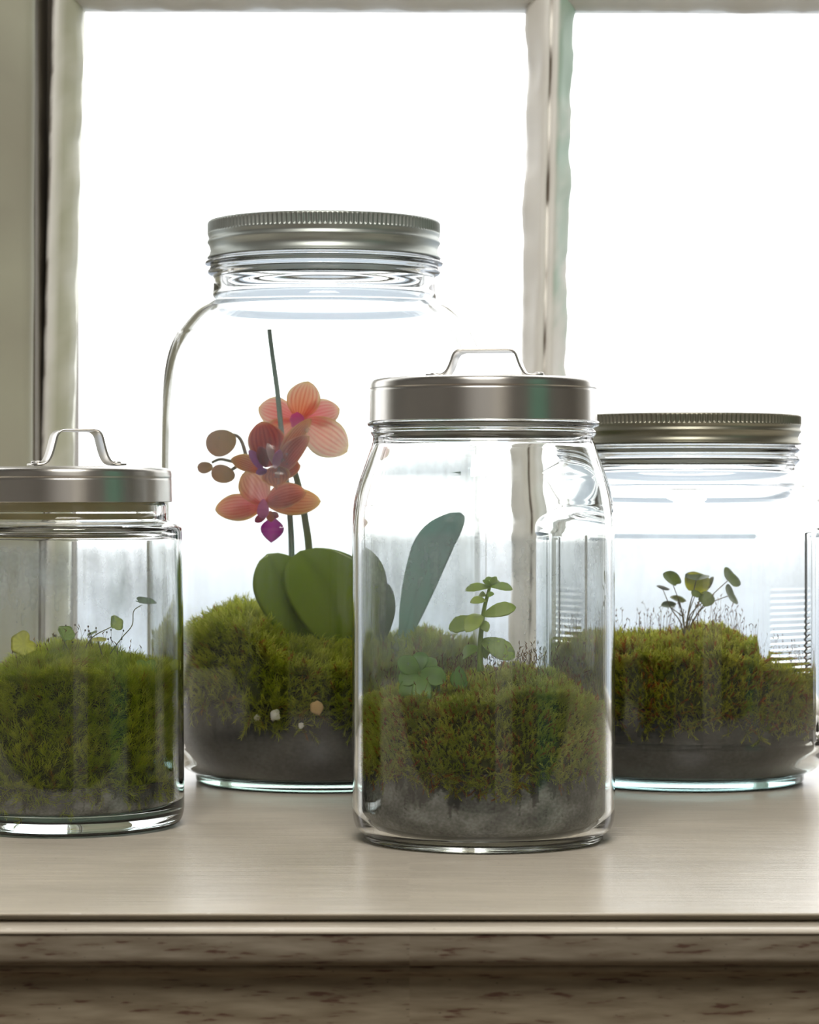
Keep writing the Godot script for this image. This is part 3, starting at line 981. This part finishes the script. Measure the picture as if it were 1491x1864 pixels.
# ---------------------------------------------------------------- left jar
func left_jar():
	var j := jar_at(127, 1501, 1.095, "glass_jar", "straight clear jar at the left edge with a brushed metal lid and strap handle")
	var w := 9.5
	var prof := [[0.02, 1494], [140, 1495, 20], [172, 1499, 8], [188, 1501, 8], [202, 1495, 12], [208, 1478, 14], [206, 1100], [204.5, 985, 20], [204, 962, 8], [196, 955, 8], [178, 951, 6], [175, 944, 5], [175, 920, 3], [172, 917, 3], [172, 890, 3], [161, 890, 3], [162, 940, 6], [170, 960, 10], [204 - w, 972, 12], [206 - w, 1100], [208 - w, 1462, 12], [180, 1477, 16], [120, 1480, 20], [0.02, 1477]]
	var g := part("glass_body", lathe(prof_px(j, prof, 7), 144, glass_tint(j, Color(0.42, 0.70, 0.68), 0.0055)), M.glass, j.root)
	g.set_meta("label", "clear glass jar body with a thick teal base")
	var lid = handled_lid(j, 914, 853, 185, 12, 62, 38, 58, 84, deg_to_rad(15), 0.024)
	ring([[140, 931], [158, 931, 3], [158, 905, 3], [140, 905, 3], [140, 931]], j, 96, M.gasket, "gasket", lid)
	film(j, [[196, 1440], [194.5, 1100], [193, 985]], func(u, v):
		return (0.08 + 0.45 * (1.0 - smoothstep(0.1, 0.5, v)) + 0.12 * (1.0 - smoothstep(0.4, 0.9, v))), 211)
	soil(j, 190, 1473, 1415, 14, M.soil, "dark soil at the bottom of the left jar")
	var kinds := [shoot(24, 0.62, 0.030, 0.7, 4), shoot(26, 0.55, 0.028, 1.0, 5), shoot(22, 0.66, 0.03, 0.5, 6)]
	moss(j, {"r": 194.5, "top": [[-70, 1260], [0, 1228], [60, 1192], [130, 1176], [200, 1196], [270, 1212], [330, 1232]], "low": [[-80, 1420], [60, 1432], [180, 1418], [330, 1400]], "drop": 40.0, "floor": 1415.0, "size": 0.0085, "kinds": kinds, "tints": [lin(196, 214, 64), lin(252, 255, 126), lin(200, 160, 80)], "n": 4600, "wall": 0.62, "brown": 0.03, "lumps": 14.0, "stalks": 40, "stalk_len": 0.004}, "shaggy yellow green hair moss in the left jar")
	# seedlings with round notched leaves
	var yellow := lin(244, 244, 110); var green := lin(176, 206, 104); var dull := lin(140, 180, 130)
	var zz := 1.09
	var spots := [
		["single yellow round leaf low at the left edge of the left jar", [[[44, 1200], [46, 1190], [46, 1180]], [44, 1172, 23, yellow, Vector3(0.1, 0.25, 1), Vector3(0.9, 0.6, 0), 1.0, 0.0]], 0.018],
		["folded green leaf beside the yellow leaf in the left jar", [[[128, 1192], [122, 1178], [116, 1166]], [115, 1158, 18, green, Vector3(0.6, 0.5, 0.7), Vector3(0.3, -1, 0), 0.9, 0.7]], 0.012],
		["pale green folded leaf near the middle of the left jar", [[[150, 1190], [168, 1160], [200, 1142]], [206, 1136, 16, green.lerp(yellow, 0.4), Vector3(0.7, 0.3, 0.7), Vector3(-0.4, -1, 0), 0.9, 0.6]], 0.004],
		["highest leaf on a thin arching stalk in the left jar", [[[200, 1190], [222, 1160], [240, 1138], [243, 1112]], [262, 1098, 21, dull, Vector3(0.15, 1.0, 0.28), Vector3(-1, 0.1, 0), 0.8, 0.2]], 0.0],
		["small flat yellow leaf just above the moss of the left jar", [[[186, 1196], [182, 1180], [180, 1172]], [180, 1166, 14, yellow, Vector3(0, 1.0, 0.3), Vector3(0, 0, 1), 1.0, 0.0]], 0.008],
		["narrow tilted leaf beside the pale folded leaf in the left jar", [[[160, 1192], [164, 1172], [166, 1160]], [167, 1154, 12, green, Vector3(-0.4, 1.0, 0.25), Vector3(-1, 0, 0), 0.7, 0.0]], 0.0],
		["broad green leaf in front of the moss edge in the left jar", [[[262, 1230], [264, 1222]], [264, 1216, 21, green, Vector3(0.1, 0.3, 1), Vector3(0, 1, 0), 0.9, 0.0]], 0.014],
		["small pale leaf at the right wall of the left jar", [[[300, 1230], [312, 1220]], [316, 1212, 12, green.lerp(yellow, 0.5), Vector3(0, 0.4, 1), Vector3(0, -1, 0), 0.8, 0.0]], 0.0],
		["upright yellow green leaf pair behind the moss crest of the left jar", [[[196, 1205], [196, 1196]], [196, 1190, 16, green.lerp(yellow, 0.7), Vector3(0, 0.4, 1), Vector3(0, -1, 0), 0.9, 0.0]], -0.012]]
	for sp in spots:
		var zc: float = zz - sp[2]
		var q = sp[1][0]; var l = sp[1][1]
		var t := thing("seedling", at(q[0][0], q[0][1], zc), sp[0], "plant")
		var o := t.position
		var pts := []
		for p in q: pts.append(at(p[0], p[1], zc) - o)
		var lc := at(l[0], l[1], zc) - o
		pts.append(pts[pts.size() - 1].lerp(lc, 0.8))
		var cv := curve(pts, 5)
		var st := tool(); tube(st, cv, spread(0.00025, 0.00018, cv.size()), 6, lin(150, 150, 100)); part("stalk", done(st), M.stem, t)
		part("leaf", disc_leaf(lc, l[2] * j.s, l[4].normalized(), l[5], {"color": l[3], "squash": l[6], "fold": l[7], "lobes": 6, "depth": 0.05}), M.leaf, t)
	# wiry stalks with tiny beads
	var t := thing("spore_stalk_tuft", at(170, 1190, zz), "tuft of wiry brown stalks with tiny beads above the left jar's moss", "plant")
	var o := t.position
	for i in 16:
		var x := 112.0 + i * 7.5 + rng.randf_range(-3, 3)
		var zc := zz + rng.randf_range(-0.008, 0.008)
		var b := at(x, 1196, zc) - o
		var tp := at(x + rng.randf_range(-16, 16), 1136 + rng.randf_range(0, 34), zc) - o
		var st := tool()
		tube(st, curve([b, b.lerp(tp, 0.5) + Vector3(rng.randf_range(-0.001, 0.001), 0, 0), tp], 4), spread(0.00009, 0.00007, 9), 5, lin(120, 96, 76))
		blob(st, tp, Vector3(0.00035, 0.0005, 0.00035), 0.0, lin(96, 78, 70))
		part("stalk", done(st), M.stem, t)

# ---------------------------------------------------------------- knurled lids
func screw_lid(j: Jar, r: float, top: float, low: float, m, label: String):
	var span := low - top
	var knurl := func(rr, y, a, i):
		var row: float = j.base - y / j.s
		var k := smoothstep(top + span * 0.04, top + span * 0.10, row) * (1.0 - smoothstep(top + span * 0.30, top + span * 0.36, row))
		if rr > r * 0.9 * j.s: rr += (0.5 + 0.5 * cos(a * 150.0)) * -3.0 * j.s * k
		return rr
	var pts := [[r - 6, low], [r - 1, low, 1], [r + 1, low - 2, 1], [r - 3, low - span * 0.1, 3], [r - 6, low - span * 0.22, 4], [r - 3, low - span * 0.36, 4], [r + 1, low - span * 0.44, 4], [r - 3, low - span * 0.52, 4], [r, low - span * 0.66, 2], [r, top + span * 0.28], [r, top + span * 0.22], [r, top + span * 0.16], [r, top + span * 0.05, 3], [r - 4, top, 4], [r - 16, top + 3, 4], [r - 30, top + 3, 4], [0.02, top + 2], [0.02, top + 6], [r - 8, top + 8, 4], [r - 8, low]]
	var lid := part("lid", lathe(prof_px(j, pts, 4), 900, null, knurl), m, j.root)
	lid.set_meta("label", label)

# ---------------------------------------------------------------- orchid jar
func petal_color(edge: Color, heart: Color, vein: Color, lines: float) -> Callable:
	return func(t, v):
		var c := heart.lerp(edge, clampf(t * 0.75 + absf(v) * absf(v) * 0.5, 0, 1))
		var k := pow(0.5 + 0.5 * cos(v * lines * (1.0 - 0.25 * t)), 3.0) * (1.0 - smoothstep(0.75, 1.0, t)) * (1.0 - smoothstep(0.8, 1.0, absf(v)))
		c = c.lerp(vein, 0.6 * k)
		return c.lerp(lin(255, 240, 190), smoothstep(0.86, 1.0, maxf(absf(v), t * 0.98)) * 0.8)

func orchid_jar():
	var j := jar_at(590, 1418, 1.27, "glass_jar", "largest jar at the back, round shouldered, with a grey ribbed screw lid")
	var w := 8.0
	var scale_ridge := func(rr, y, a, i): return rr * (1.0 + (0.004 * sin(a * 110.0) if y < 0.0016 and rr > 0.05 else 0.0))
	var prof := [[0.02, 1417], [200, 1417], [228, 1418, 3], [233, 1416, 3], [234, 1403, 4], [252, 1396, 14], [276, 1374, 36], [296, 1322, 46], [296, 745, 110], [287, 640, 60], [250, 577, 40], [207, 545, 14], [202, 530, 10], [202, 506, 4], [211, 501, 4], [213, 496, 4], [208, 491, 3], [208, 487, 3], [217, 484, 3], [217, 479, 3], [203, 476, 3], [203, 435, 3], [192, 435, 3], [191, 525, 10], [200, 556, 14], [240, 588, 40], [275, 648, 60], [296 - w, 745, 110], [296 - w, 1312, 46], [266, 1364, 36], [238, 1395, 14], [150, 1397], [0.02, 1397]]
	var g := part("glass_body", lathe(prof_px(j, prof, 7), 220, glass_tint(j, Color(0.50, 0.78, 0.68), 0.008), scale_ridge), M.glass, j.root)
	g.set_meta("label", "clear glass jar body with rounded shoulders")
	screw_lid(j, 212, 405, 474, M.lid_grey, "grey metal screw lid with ridged rim")
	film(j, [[286, 1300], [286, 1000], [286, 760]], func(u, v):
		return 0.06 + 0.3 * (1.0 - smoothstep(0.05, 0.7, v)), 221)
	soil(j, 279, 1392, 1262, 58, M.soil_dark, "dark soil at the bottom of the orchid jar", [[231, 1391, 8], [260, 1362, 30], [280, 1308, 40]])
	var kinds := [shoot(24, 0.50, 0.032, 0.6, 7), shoot(26, 0.45, 0.03, 0.9, 8), shoot(22, 0.52, 0.03, 0.4, 9)]
	moss(j, {"r": 285.0, "top": [[300, 1195], [340, 1158], [390, 1118], [440, 1100], [480, 1112], [520, 1150], [600, 1160], [680, 1165], [760, 1150], [830, 1175], [880, 1200]], "low": [[300, 1240], [420, 1262], [520, 1275], [620, 1265], [760, 1265], [880, 1250]], "drop": 46.0, "floor": 1262.0, "size": 0.0095, "kinds": kinds, "tints": [lin(200, 214, 68), lin(254, 255, 128), lin(214, 150, 76)], "n": 5800, "wall": 0.55, "brown": 0.05, "lumps": 22.0}, "feathery yellow green moss around the orchid")
	# grains
	for p in [[502, 1302, 9, "larger white grain in the soil of the orchid jar"], [470, 1307, 6, "smaller pinkish white grain left of the larger one in the orchid jar"], [549, 1320, 5, "small pale speck lowest in the orchid jar's soil"]]:
		var a: float = asin((p[0] - 590.0) / 286.0)
		var zz := 1.27 - cos(a) * 286.0 * j.s
		var st := tool(); blob(st, Vector3.ZERO, Vector3(p[2], p[2], p[2] * 0.3) * j.s, 0.35, null, int(p[0]))
		var o := part("perlite_grain", done(st), M.perlite)
		o.position = at(p[0], p[1], zz)
		tag(o, p[3], "grain")
	var sb := tool(); blob(sb, Vector3.ZERO, Vector3(11, 12, 3) * j.s, 0.2, null, 77)
	var chip := part("bark_chip", done(sb), M.bark)
	chip.position = at(577, 1288, 1.27 - 284.5 * j.s)
	tag(chip, "tan chip of bark at the soil line of the orchid jar", "bark")
	orchid(j)

func orchid(j: Jar):
	var z := 1.262
	var t := thing("orchid", at(560, 1150, z), "peach and magenta orchid with three flowers, buds and broad leaves", "plant")
	var o := t.position
	var s := j.s
	var at_ := func(x, y, dz := 0.0): return at(x, y, z - dz) - o
	# stems
	var st := tool()
	var c := curve([at_.call(533, 1160), at_.call(531, 1010), at_.call(528, 940), at_.call(520, 860), at_.call(512, 780), at_.call(504, 700), at_.call(496, 640), at_.call(490, 594)], 6)
	tube(st, c, spread(0.0016, 0.0011, c.size()), 10, lin(150, 170, 160)); part("stem", done(st), M.stem, t)
	st = tool()
	c = curve([at_.call(566, 1160, -0.004), at_.call(563, 1010, -0.004), at_.call(556, 950, -0.003), at_.call(546, 895, -0.002), at_.call(532, 845, -0.001), at_.call(512, 800, 0.0)], 6)
	tube(st, c, spread(0.0020, 0.0014, c.size()), 10, lin(118, 130, 70)); part("stem", done(st), M.stem, t)
	st = tool()
	c = curve([at_.call(520, 868, 0.0), at_.call(470, 852, 0.002), at_.call(430, 842, 0.003), at_.call(402, 836, 0.003), at_.call(386, 842, 0.003)], 5)
	tube(st, c, spread(0.0011, 0.0006, c.size()), 8, lin(120, 118, 84)); part("bud_stalk", done(st), M.stem, t)
	st = tool()
	c = curve([at_.call(452, 846, 0.002), at_.call(442, 808, 0.002), at_.call(432, 793, 0.002), at_.call(418, 790, 0.002)], 5)
	tube(st, c, spread(0.0010, 0.0007, c.size()), 8, lin(130, 118, 92)); part("bud_stalk", done(st), M.stem, t)
	st = tool()
	c = curve([at_.call(440, 844, 0.003), at_.call(430, 850, 0.004), at_.call(418, 858, 0.004)], 5)
	tube(st, c, spread(0.0009, 0.0008, c.size()), 8, lin(120, 118, 84)); part("bud_stalk", done(st), M.stem, t)
	# buds: five closed sepals each
	for b in [[400, 806, 28, 25, 0.35], [404, 862, 22, 17, -0.25], [372, 851, 14, 11, 0.1]]:
		st = tool()
		var rows := []; var cols := []
		for i in 13:
			var row := []; var cr := []
			for k in 31:
				var a := TAU * (k % 30) / 30.0; var bb := PI * i / 12.0
				var groove := 1.0 - 0.06 * pow(absf(cos(a * 2.5)), 6.0)
				var d := Vector3(cos(bb) * b[2] * (1.0 + 0.12 * cos(bb)), sin(bb) * cos(a) * b[3] * groove, sin(bb) * sin(a) * b[3] * groove) * s
				row.append(d.rotated(Vector3(0, 0, 1), b[4]) + at_.call(b[0], b[1], 0.003))
				cr.append(lin(236, 204, 186).lerp(lin(206, 186, 140), 0.5 + 0.5 * cos(bb)))
			rows.append(row); cols.append(cr)
		sheet(st, rows, cols, true)
		part("bud", done(st), M.petal, t).set_meta("label", "closed round brownish pink bud")
	# flowers: each petal is base, tip, half width, depth of base and tip, facing
	var peach := lin(255, 242, 224); var rose := lin(240, 130, 130); var pink := lin(244, 150, 214)
	var wine := lin(176, 60, 66); var brick := lin(230, 120, 96); var gold := lin(250, 222, 160); var purple := lin(170, 100, 190)
	var flower := func(label: String, x: float, y: float, dz: float, petals: Array) -> Node3D:
		var f := Node3D.new(); f.name = "flower"; t.add_child(f, true)
		f.position = at_.call(x, y, dz)
		f.set_meta("label", label)
		for p in petals:
			var b: Vector3 = at_.call(p[1], p[2], dz + p[6]) - f.position
			var e: Vector3 = at_.call(p[3], p[4], dz + p[7]) - f.position
			var opt := {"peak": 0.55, "blunt": 0.62, "neck": 0.2, "cup": p[8], "bend": p[9], "wave": 0.09, "thick": 0.0006, "nt": 28, "nv": 28, "color": petal_color(p[10], p[11], p[12], 30.0)}
			part(p[0], blade(b, e, p[5] * s, Vector3(p[13], p[14], 1.0), opt), M.petal, f)
		return f
	# rear flower, upper right
	var fa = flower.call("pale peach flower at the back", 545, 760, -0.004, [
		["petal", 545, 762, 561, 689, 31, 0.0, 0.002, 0.2, 0.1, peach, lin(246, 184, 146), brick, 0.0, 0.2],
		["petal", 538, 760, 470, 738, 28, 0.0, -0.002, 0.15, 0.1, peach, lin(252, 180, 180), rose, 0.2, 0.1],
		["petal", 552, 760, 619, 742, 27, 0.0, -0.002, 0.15, 0.1, peach, lin(252, 172, 182), rose, -0.2, 0.1],
		["petal", 550, 765, 632, 822, 36, 0.0, 0.002, 0.2, 0.12, peach, lin(252, 212, 190), rose, -0.1, 0.0],
		["petal", 536, 765, 480, 806, 26, 0.0, 0.0, 0.2, 0.1, peach, lin(248, 190, 166), rose, 0.1, 0.0]])
	st = tool(); blob(st, Vector3.ZERO, Vector3(12, 14, 12) * s, 0.2, pink, 3)
	var col := part("column", done(st), M.petal, fa); col.position = at_.call(541, 764, 0.0) - fa.position
	# the dark flower in the middle, seen from the side
	var fb = flower.call("dark wine red flower in front", 495, 845, 0.008, [
		["petal", 490, 850, 477, 766, 35, 0.0, 0.003, 0.25, 0.1, lin(236, 140, 116), lin(196, 70, 92), lin(150, 40, 64), 0.3, 0.2],
		["petal", 508, 846, 564, 760, 17, 0.002, 0.004, 0.2, 0.1, gold, lin(224, 140, 110), wine, -0.5, 0.1],
		["petal", 508, 862, 560, 792, 22, 0.003, 0.008, 0.25, 0.1, lin(246, 190, 150), lin(214, 120, 140), wine, -0.6, 0.1],
		["petal", 480, 858, 421, 834, 17, 0.0, 0.002, 0.2, 0.1, gold, lin(236, 160, 146), wine, 0.3, 0.4],
		["petal", 508, 858, 546, 846, 20, 0.0, 0.004, 0.2, 0.1, lin(236, 176, 126), lin(200, 100, 96), wine, -0.2, 0.2],
		["petal", 500, 848, 506, 886, 26, 0.004, 0.007, 0.25, 0.1, lin(240, 190, 130), lin(206, 110, 110), lin(130, 40, 54), 0.0, 0.0]])
	for q in [[478, 857, 453, 819, 0.016, lin(206, 130, 226), 9], [498, 846, 487, 806, 0.019, lin(246, 226, 226), 7], [500, 852, 510, 818, 0.018, lin(222, 150, 226), 9], [484, 850, 471, 812, 0.015, lin(176, 36, 96), 12], [486, 856, 466, 862, 0.017, lin(190, 130, 220), 7]]:
		part("lip", blade(at_.call(q[0], q[1], q[4]) - fb.position, at_.call(q[2], q[3], q[4] + 0.004) - fb.position, q[6] * s, Vector3(0.3, 0.3, 1), {"cup": 0.5, "thick": 0.0012, "color": func(tt, v): return q[5].lerp(lin(230, 200, 200), tt * 0.3)}), M.petal, fb)
	# the lower flower
	var fc = flower.call("striped peach flower with hanging magenta lip", 480, 915, 0.009, [
		["petal", 482, 918, 446, 858, 29, 0.0, 0.0, 0.2, 0.1, lin(252, 224, 180), lin(244, 180, 190), lin(206, 110, 104), 0.1, 0.2],
		["petal", 478, 918, 392, 928, 24, 0.0, 0.003, 0.2, 0.08, lin(255, 224, 180), lin(240, 160, 184), lin(226, 110, 110), 0.2, 0.1],
		["petal", 484, 916, 584, 912, 25, 0.0, 0.001, 0.2, 0.08, lin(252, 220, 156), lin(242, 176, 156), lin(206, 90, 76), -0.2, 0.1],
		["petal", 483, 914, 556, 894, 24, 0.002, 0.006, 0.2, 0.1, lin(246, 200, 166), lin(236, 150, 150), lin(190, 76, 84), -0.1, 0.3],
		["petal", 479, 922, 412, 942, 14, -0.001, 0.0, 0.2, 0.08, lin(255, 228, 176), lin(250, 204, 160), brick, 0.1, -0.2]])
	part("column", blade(at_.call(480, 908, 0.012) - fc.position, at_.call(478, 944, 0.015) - fc.position, 11 * s, Vector3(0, 0.2, 1), {"cup": -0.5, "thick": 0.003, "color": func(tt, v): return lin(240, 176, 224).lerp(lin(224, 160, 206), tt)}), M.petal, fc)
	for q in [[486, 936, 464, 950, 7, lin(190, 80, 130)], [492, 934, 508, 941, 6, lin(190, 70, 90)], [492, 930, 494, 950, 8, lin(220, 150, 110)]]:
		part("lip", blade(at_.call(q[0], q[1], 0.012) - fc.position, at_.call(q[2], q[3], 0.014) - fc.position, q[4] * s, Vector3(0, 0.1, 1), {"cup": 0.2, "thick": 0.0008, "color": func(_t, _v): return q[5]}), M.petal, fc)
	part("lip", blade(at_.call(497, 940, 0.012) - fc.position, at_.call(494, 988, 0.017) - fc.position, 21 * s, Vector3(0, 0.1, 1), {"peak": 0.42, "blunt": 0.95, "cup": -0.25, "thick": 0.0012, "color": func(tt, v): return lin(226, 100, 206).lerp(lin(190, 64, 176), absf(v))}), M.petal, fc).set_meta("label", "magenta lip hanging below the flower")
	# leaves
	var deep := lin(136, 162, 48); var deep2 := lin(128, 146, 44)
	var lf := func(bx, by, tx, ty, wpx, dzb, dzt, face: Vector3, opt: Dictionary, a: Color, b: Color):
		opt.merge({"thick": 0.0022, "nt": 30, "nv": 16, "color": func(tt, v): return a.lerp(b, tt) * (1.0 - 0.16 * exp(-v * v * 60.0))})
		return part("leaf", blade(at_.call(bx, by, dzb), at_.call(tx, ty, dzt), wpx * s, face, opt), M.waxy, t)
	lf.call(548, 1165, 488, 1008, 54, 0.012, 0.018, Vector3(0.25, 0.1, 1), {"peak": 0.62, "blunt": 0.55, "neck": 0.5, "cup": 0.1, "bend": 0.05, "side": 0.02}, deep2, deep)
	lf.call(618, 1165, 546, 1003, 76, 0.020, 0.022, Vector3(-0.15, 0.1, 1), {"peak": 0.55, "blunt": 0.5, "neck": 0.5, "cup": 0.08, "bend": 0.04, "side": 0.12}, deep2, deep)
	lf.call(642, 1175, 676, 1062, 34, 0.004, 0.010, Vector3(-0.2, 0.1, 1), {"peak": 0.6, "blunt": 0.55, "neck": 0.5, "cup": 0.1}, lin(110, 140, 90), lin(120, 150, 110))
	lf.call(712, 1170, 830, 886, 41, 0.0, 0.004, Vector3(-0.25, 0.0, 1), {"peak": 0.66, "blunt": 0.5, "neck": 0.45, "cup": 0.12, "bend": 0.06, "side": -0.02}, lin(176, 222, 208), lin(168, 218, 212)).set_meta("label", "tall blue green leaf seen through the front jar")

# ---------------------------------------------------------------- right jar
func right_jar():
	var j := jar_at(1250, 1419.5, 1.267, "glass_jar", "wide jar at the right edge with panelled sides and a dull screw lid")
	var w := 9.0
	var R := 265.0
	var turn := deg_to_rad(7.4)
	var panels := func(rr, y, a, i):
		var row: float = j.base - y / j.s
		if i > 62 or rr < 0.9 * R * j.s: return rr
		var b := fposmod(a - PI - turn + PI / 4.0, PI / 2.0) - PI / 4.0   # angle from the middle of the nearest panel
		var ab := absf(b)
		var half := deg_to_rad(31.9)
		var up := smoothstep(958, 966, row) * (1.0 - smoothstep(1336, 1346, row))
		var inn := (1.0 - smoothstep(half - 0.025, half, ab)) * up
		rr -= inn * 3.0 * j.s
		var frame := (1.0 - smoothstep(half - 0.075, half - 0.055, ab)) * smoothstep(970, 976, row) * (1.0 - smoothstep(1322, 1330, row))
		rr += frame * 1.5 * j.s
		if ab > half + 0.03 and cos(a) < -0.2:
			var q := smoothstep(half + 0.03, half + 0.05, ab) * smoothstep(1060, 1066, row) * (1.0 - smoothstep(1222, 1228, row))
			rr += q * lerpf(0.1, 0.42, smoothstep(1060, 1225, row)) * j.s * sin((row - 1060) * TAU / 10.5)
		return rr
	var outer := [[0.02, 1418.5], [180, 1418.5], [205, 1419.5, 3], [211, 1417, 3], [212, 1402, 4], [228, 1398, 12], [250, 1380, 36], [R, 1342, 30]]
	for i in 140: outer.append([R, 1338.0 - i * 2.75])
	outer.append_array([[R, 930, 40], [250, 893, 40], [212, 868, 24], [198, 858, 10], [198, 846, 4], [205, 840, 4], [205, 833, 4], [200, 829, 3], [200, 825, 3], [205, 822, 3], [205, 817, 3], [196, 815, 3], [196, 780, 3], [185, 780, 3], [186, 858, 10], [204, 880, 24], [240, 905, 40], [R - w, 945, 40], [R - w, 1326, 40], [240, 1364, 36], [214, 1392, 12], [140, 1394], [0.02, 1394]])
	var prof := prof_px(j, outer, 7)
	var last := 0
	for i in prof.size():
		if prof[i].y > j.h(952): last = i; break
	var shaped := func(rr, y, a, i): return panels.call(rr, y, a, 0 if i < last else 99)
	var g := part("glass_body", lathe(prof, 288, glass_tint(j, Color(0.42, 0.72, 0.72), 0.012), shaped), M.glass, j.root)
	g.set_meta("label", "clear glass jar body with sunk panels and ribbed corners")
	screw_lid(j, 207, 757, 811, M.lid_warm, "dull warm grey screw lid with ridged rim")
	film(j, [[253.5, 1320], [254, 1100], [254, 960]], func(u, v):
		return 0.06 + 0.2 * (1.0 - smoothstep(0.1, 0.6, v)), 231)
	soil(j, 246, 1388, 1270, 54, M.soil_dark, "dark soil at the bottom of the right jar", [[208, 1389, 8], [234, 1362, 30], [248, 1322, 30]])
	var kinds := [shoot(22, 0.36, 0.05, 0.2, 10), shoot(26, 0.34, 0.042, 0.4, 11), shoot(20, 0.42, 0.04, -0.3, 12)]
	moss(j, {"r": 252.0, "top": [[990, 1200], [1050, 1172], [1120, 1158], [1180, 1158], [1240, 1156], [1290, 1144], [1340, 1160], [1380, 1190], [1430, 1215], [1495, 1235]], "low": [[1000, 1270], [1120, 1280], [1250, 1288], [1360, 1290], [1490, 1300]], "drop": 36.0, "floor": 1270.0, "size": 0.0075, "kinds": kinds, "tints": [lin(202, 210, 68), lin(254, 252, 126), lin(220, 140, 74)], "n": 7600, "wall": 0.55, "brown": 0.12, "stalks": 260, "stalk_len": 0.011, "lumps": 22.0}, "rough green and brown moss in the right jar")
	# the seedling with round leaves
	var z := 1.255
	var t := thing("seedling", at(1247, 1160, z), "branching seedling with small round leaves in the right jar", "plant")
	var o := t.position
	var dark := lin(140, 158, 66); var lime := lin(240, 238, 60)
	for l in [[1222, 1056, 19, dark, 0.75, [1238, 1100], Vector3(0.5, 0.8, 0.7)], [1268, 1064, 24, lime, 0.85, [1256, 1100], Vector3(0.1, 0.5, 0.9)], [1268, 1054, 22, lin(140, 156, 90), 0.75, [1258, 1095], Vector3(0.0, 1.0, 0.3)], [1266, 1082, 9, dark, 0.8, [1256, 1110], Vector3(0.2, 0.6, 0.8)], [1286, 1092, 15, dark, 0.9, [1262, 1112], Vector3(-0.2, 0.4, 0.9)], [1328, 1054, 21, lin(140, 158, 60), 0.7, [1288, 1092], Vector3(0.7, 0.6, 0.6)], [1327, 1084, 20, lin(126, 140, 66), 0.6, [1285, 1102], Vector3(0.9, 0.5, 0.5)], [1218, 1104, 15, lin(120, 134, 80), 0.7, [1240, 1120], Vector3(0.0, 1.0, 0.4)], [1234, 1094, 16, lin(150, 156, 60), 0.7, [1242, 1115], Vector3(0.3, 1.0, 0.35)], [1207, 1073, 14, lin(110, 112, 60), 0.3, [1222, 1108], Vector3(0.3, 1.0, 0.15)], [1296, 1062, 13, lin(110, 116, 60), 0.35, [1272, 1096], Vector3(-1.0, 0.4, 0.2)]]:
		var dz := rng.randf_range(-0.006, 0.006)
		var lc := at(l[0], l[1], z + dz) - o
		var st := tool()
		var cv := curve([Vector3(rng.randf_range(-0.0008, 0.0008), -0.002, 0), at(1247 + (l[5][0] - 1247) * 0.35, 1132, z) - o, at(l[5][0], l[5][1], z + dz * 0.5) - o, lc], 5)
		tube(st, cv, spread(0.00038, 0.0002, cv.size()), 6, lin(140, 126, 96))
		var stalk := part("stalk", done(st), M.stem, t)
		part("leaf", disc_leaf(lc, l[2] * j.s, l[6].normalized(), Vector3(l[5][0] - l[0], -(l[5][1] - l[1]), 0).normalized(), {"color": l[3], "squash": 1.0, "fold": 0.15, "lobes": 3, "depth": 0.05, "notch": 0.35}), M.leaf, stalk)
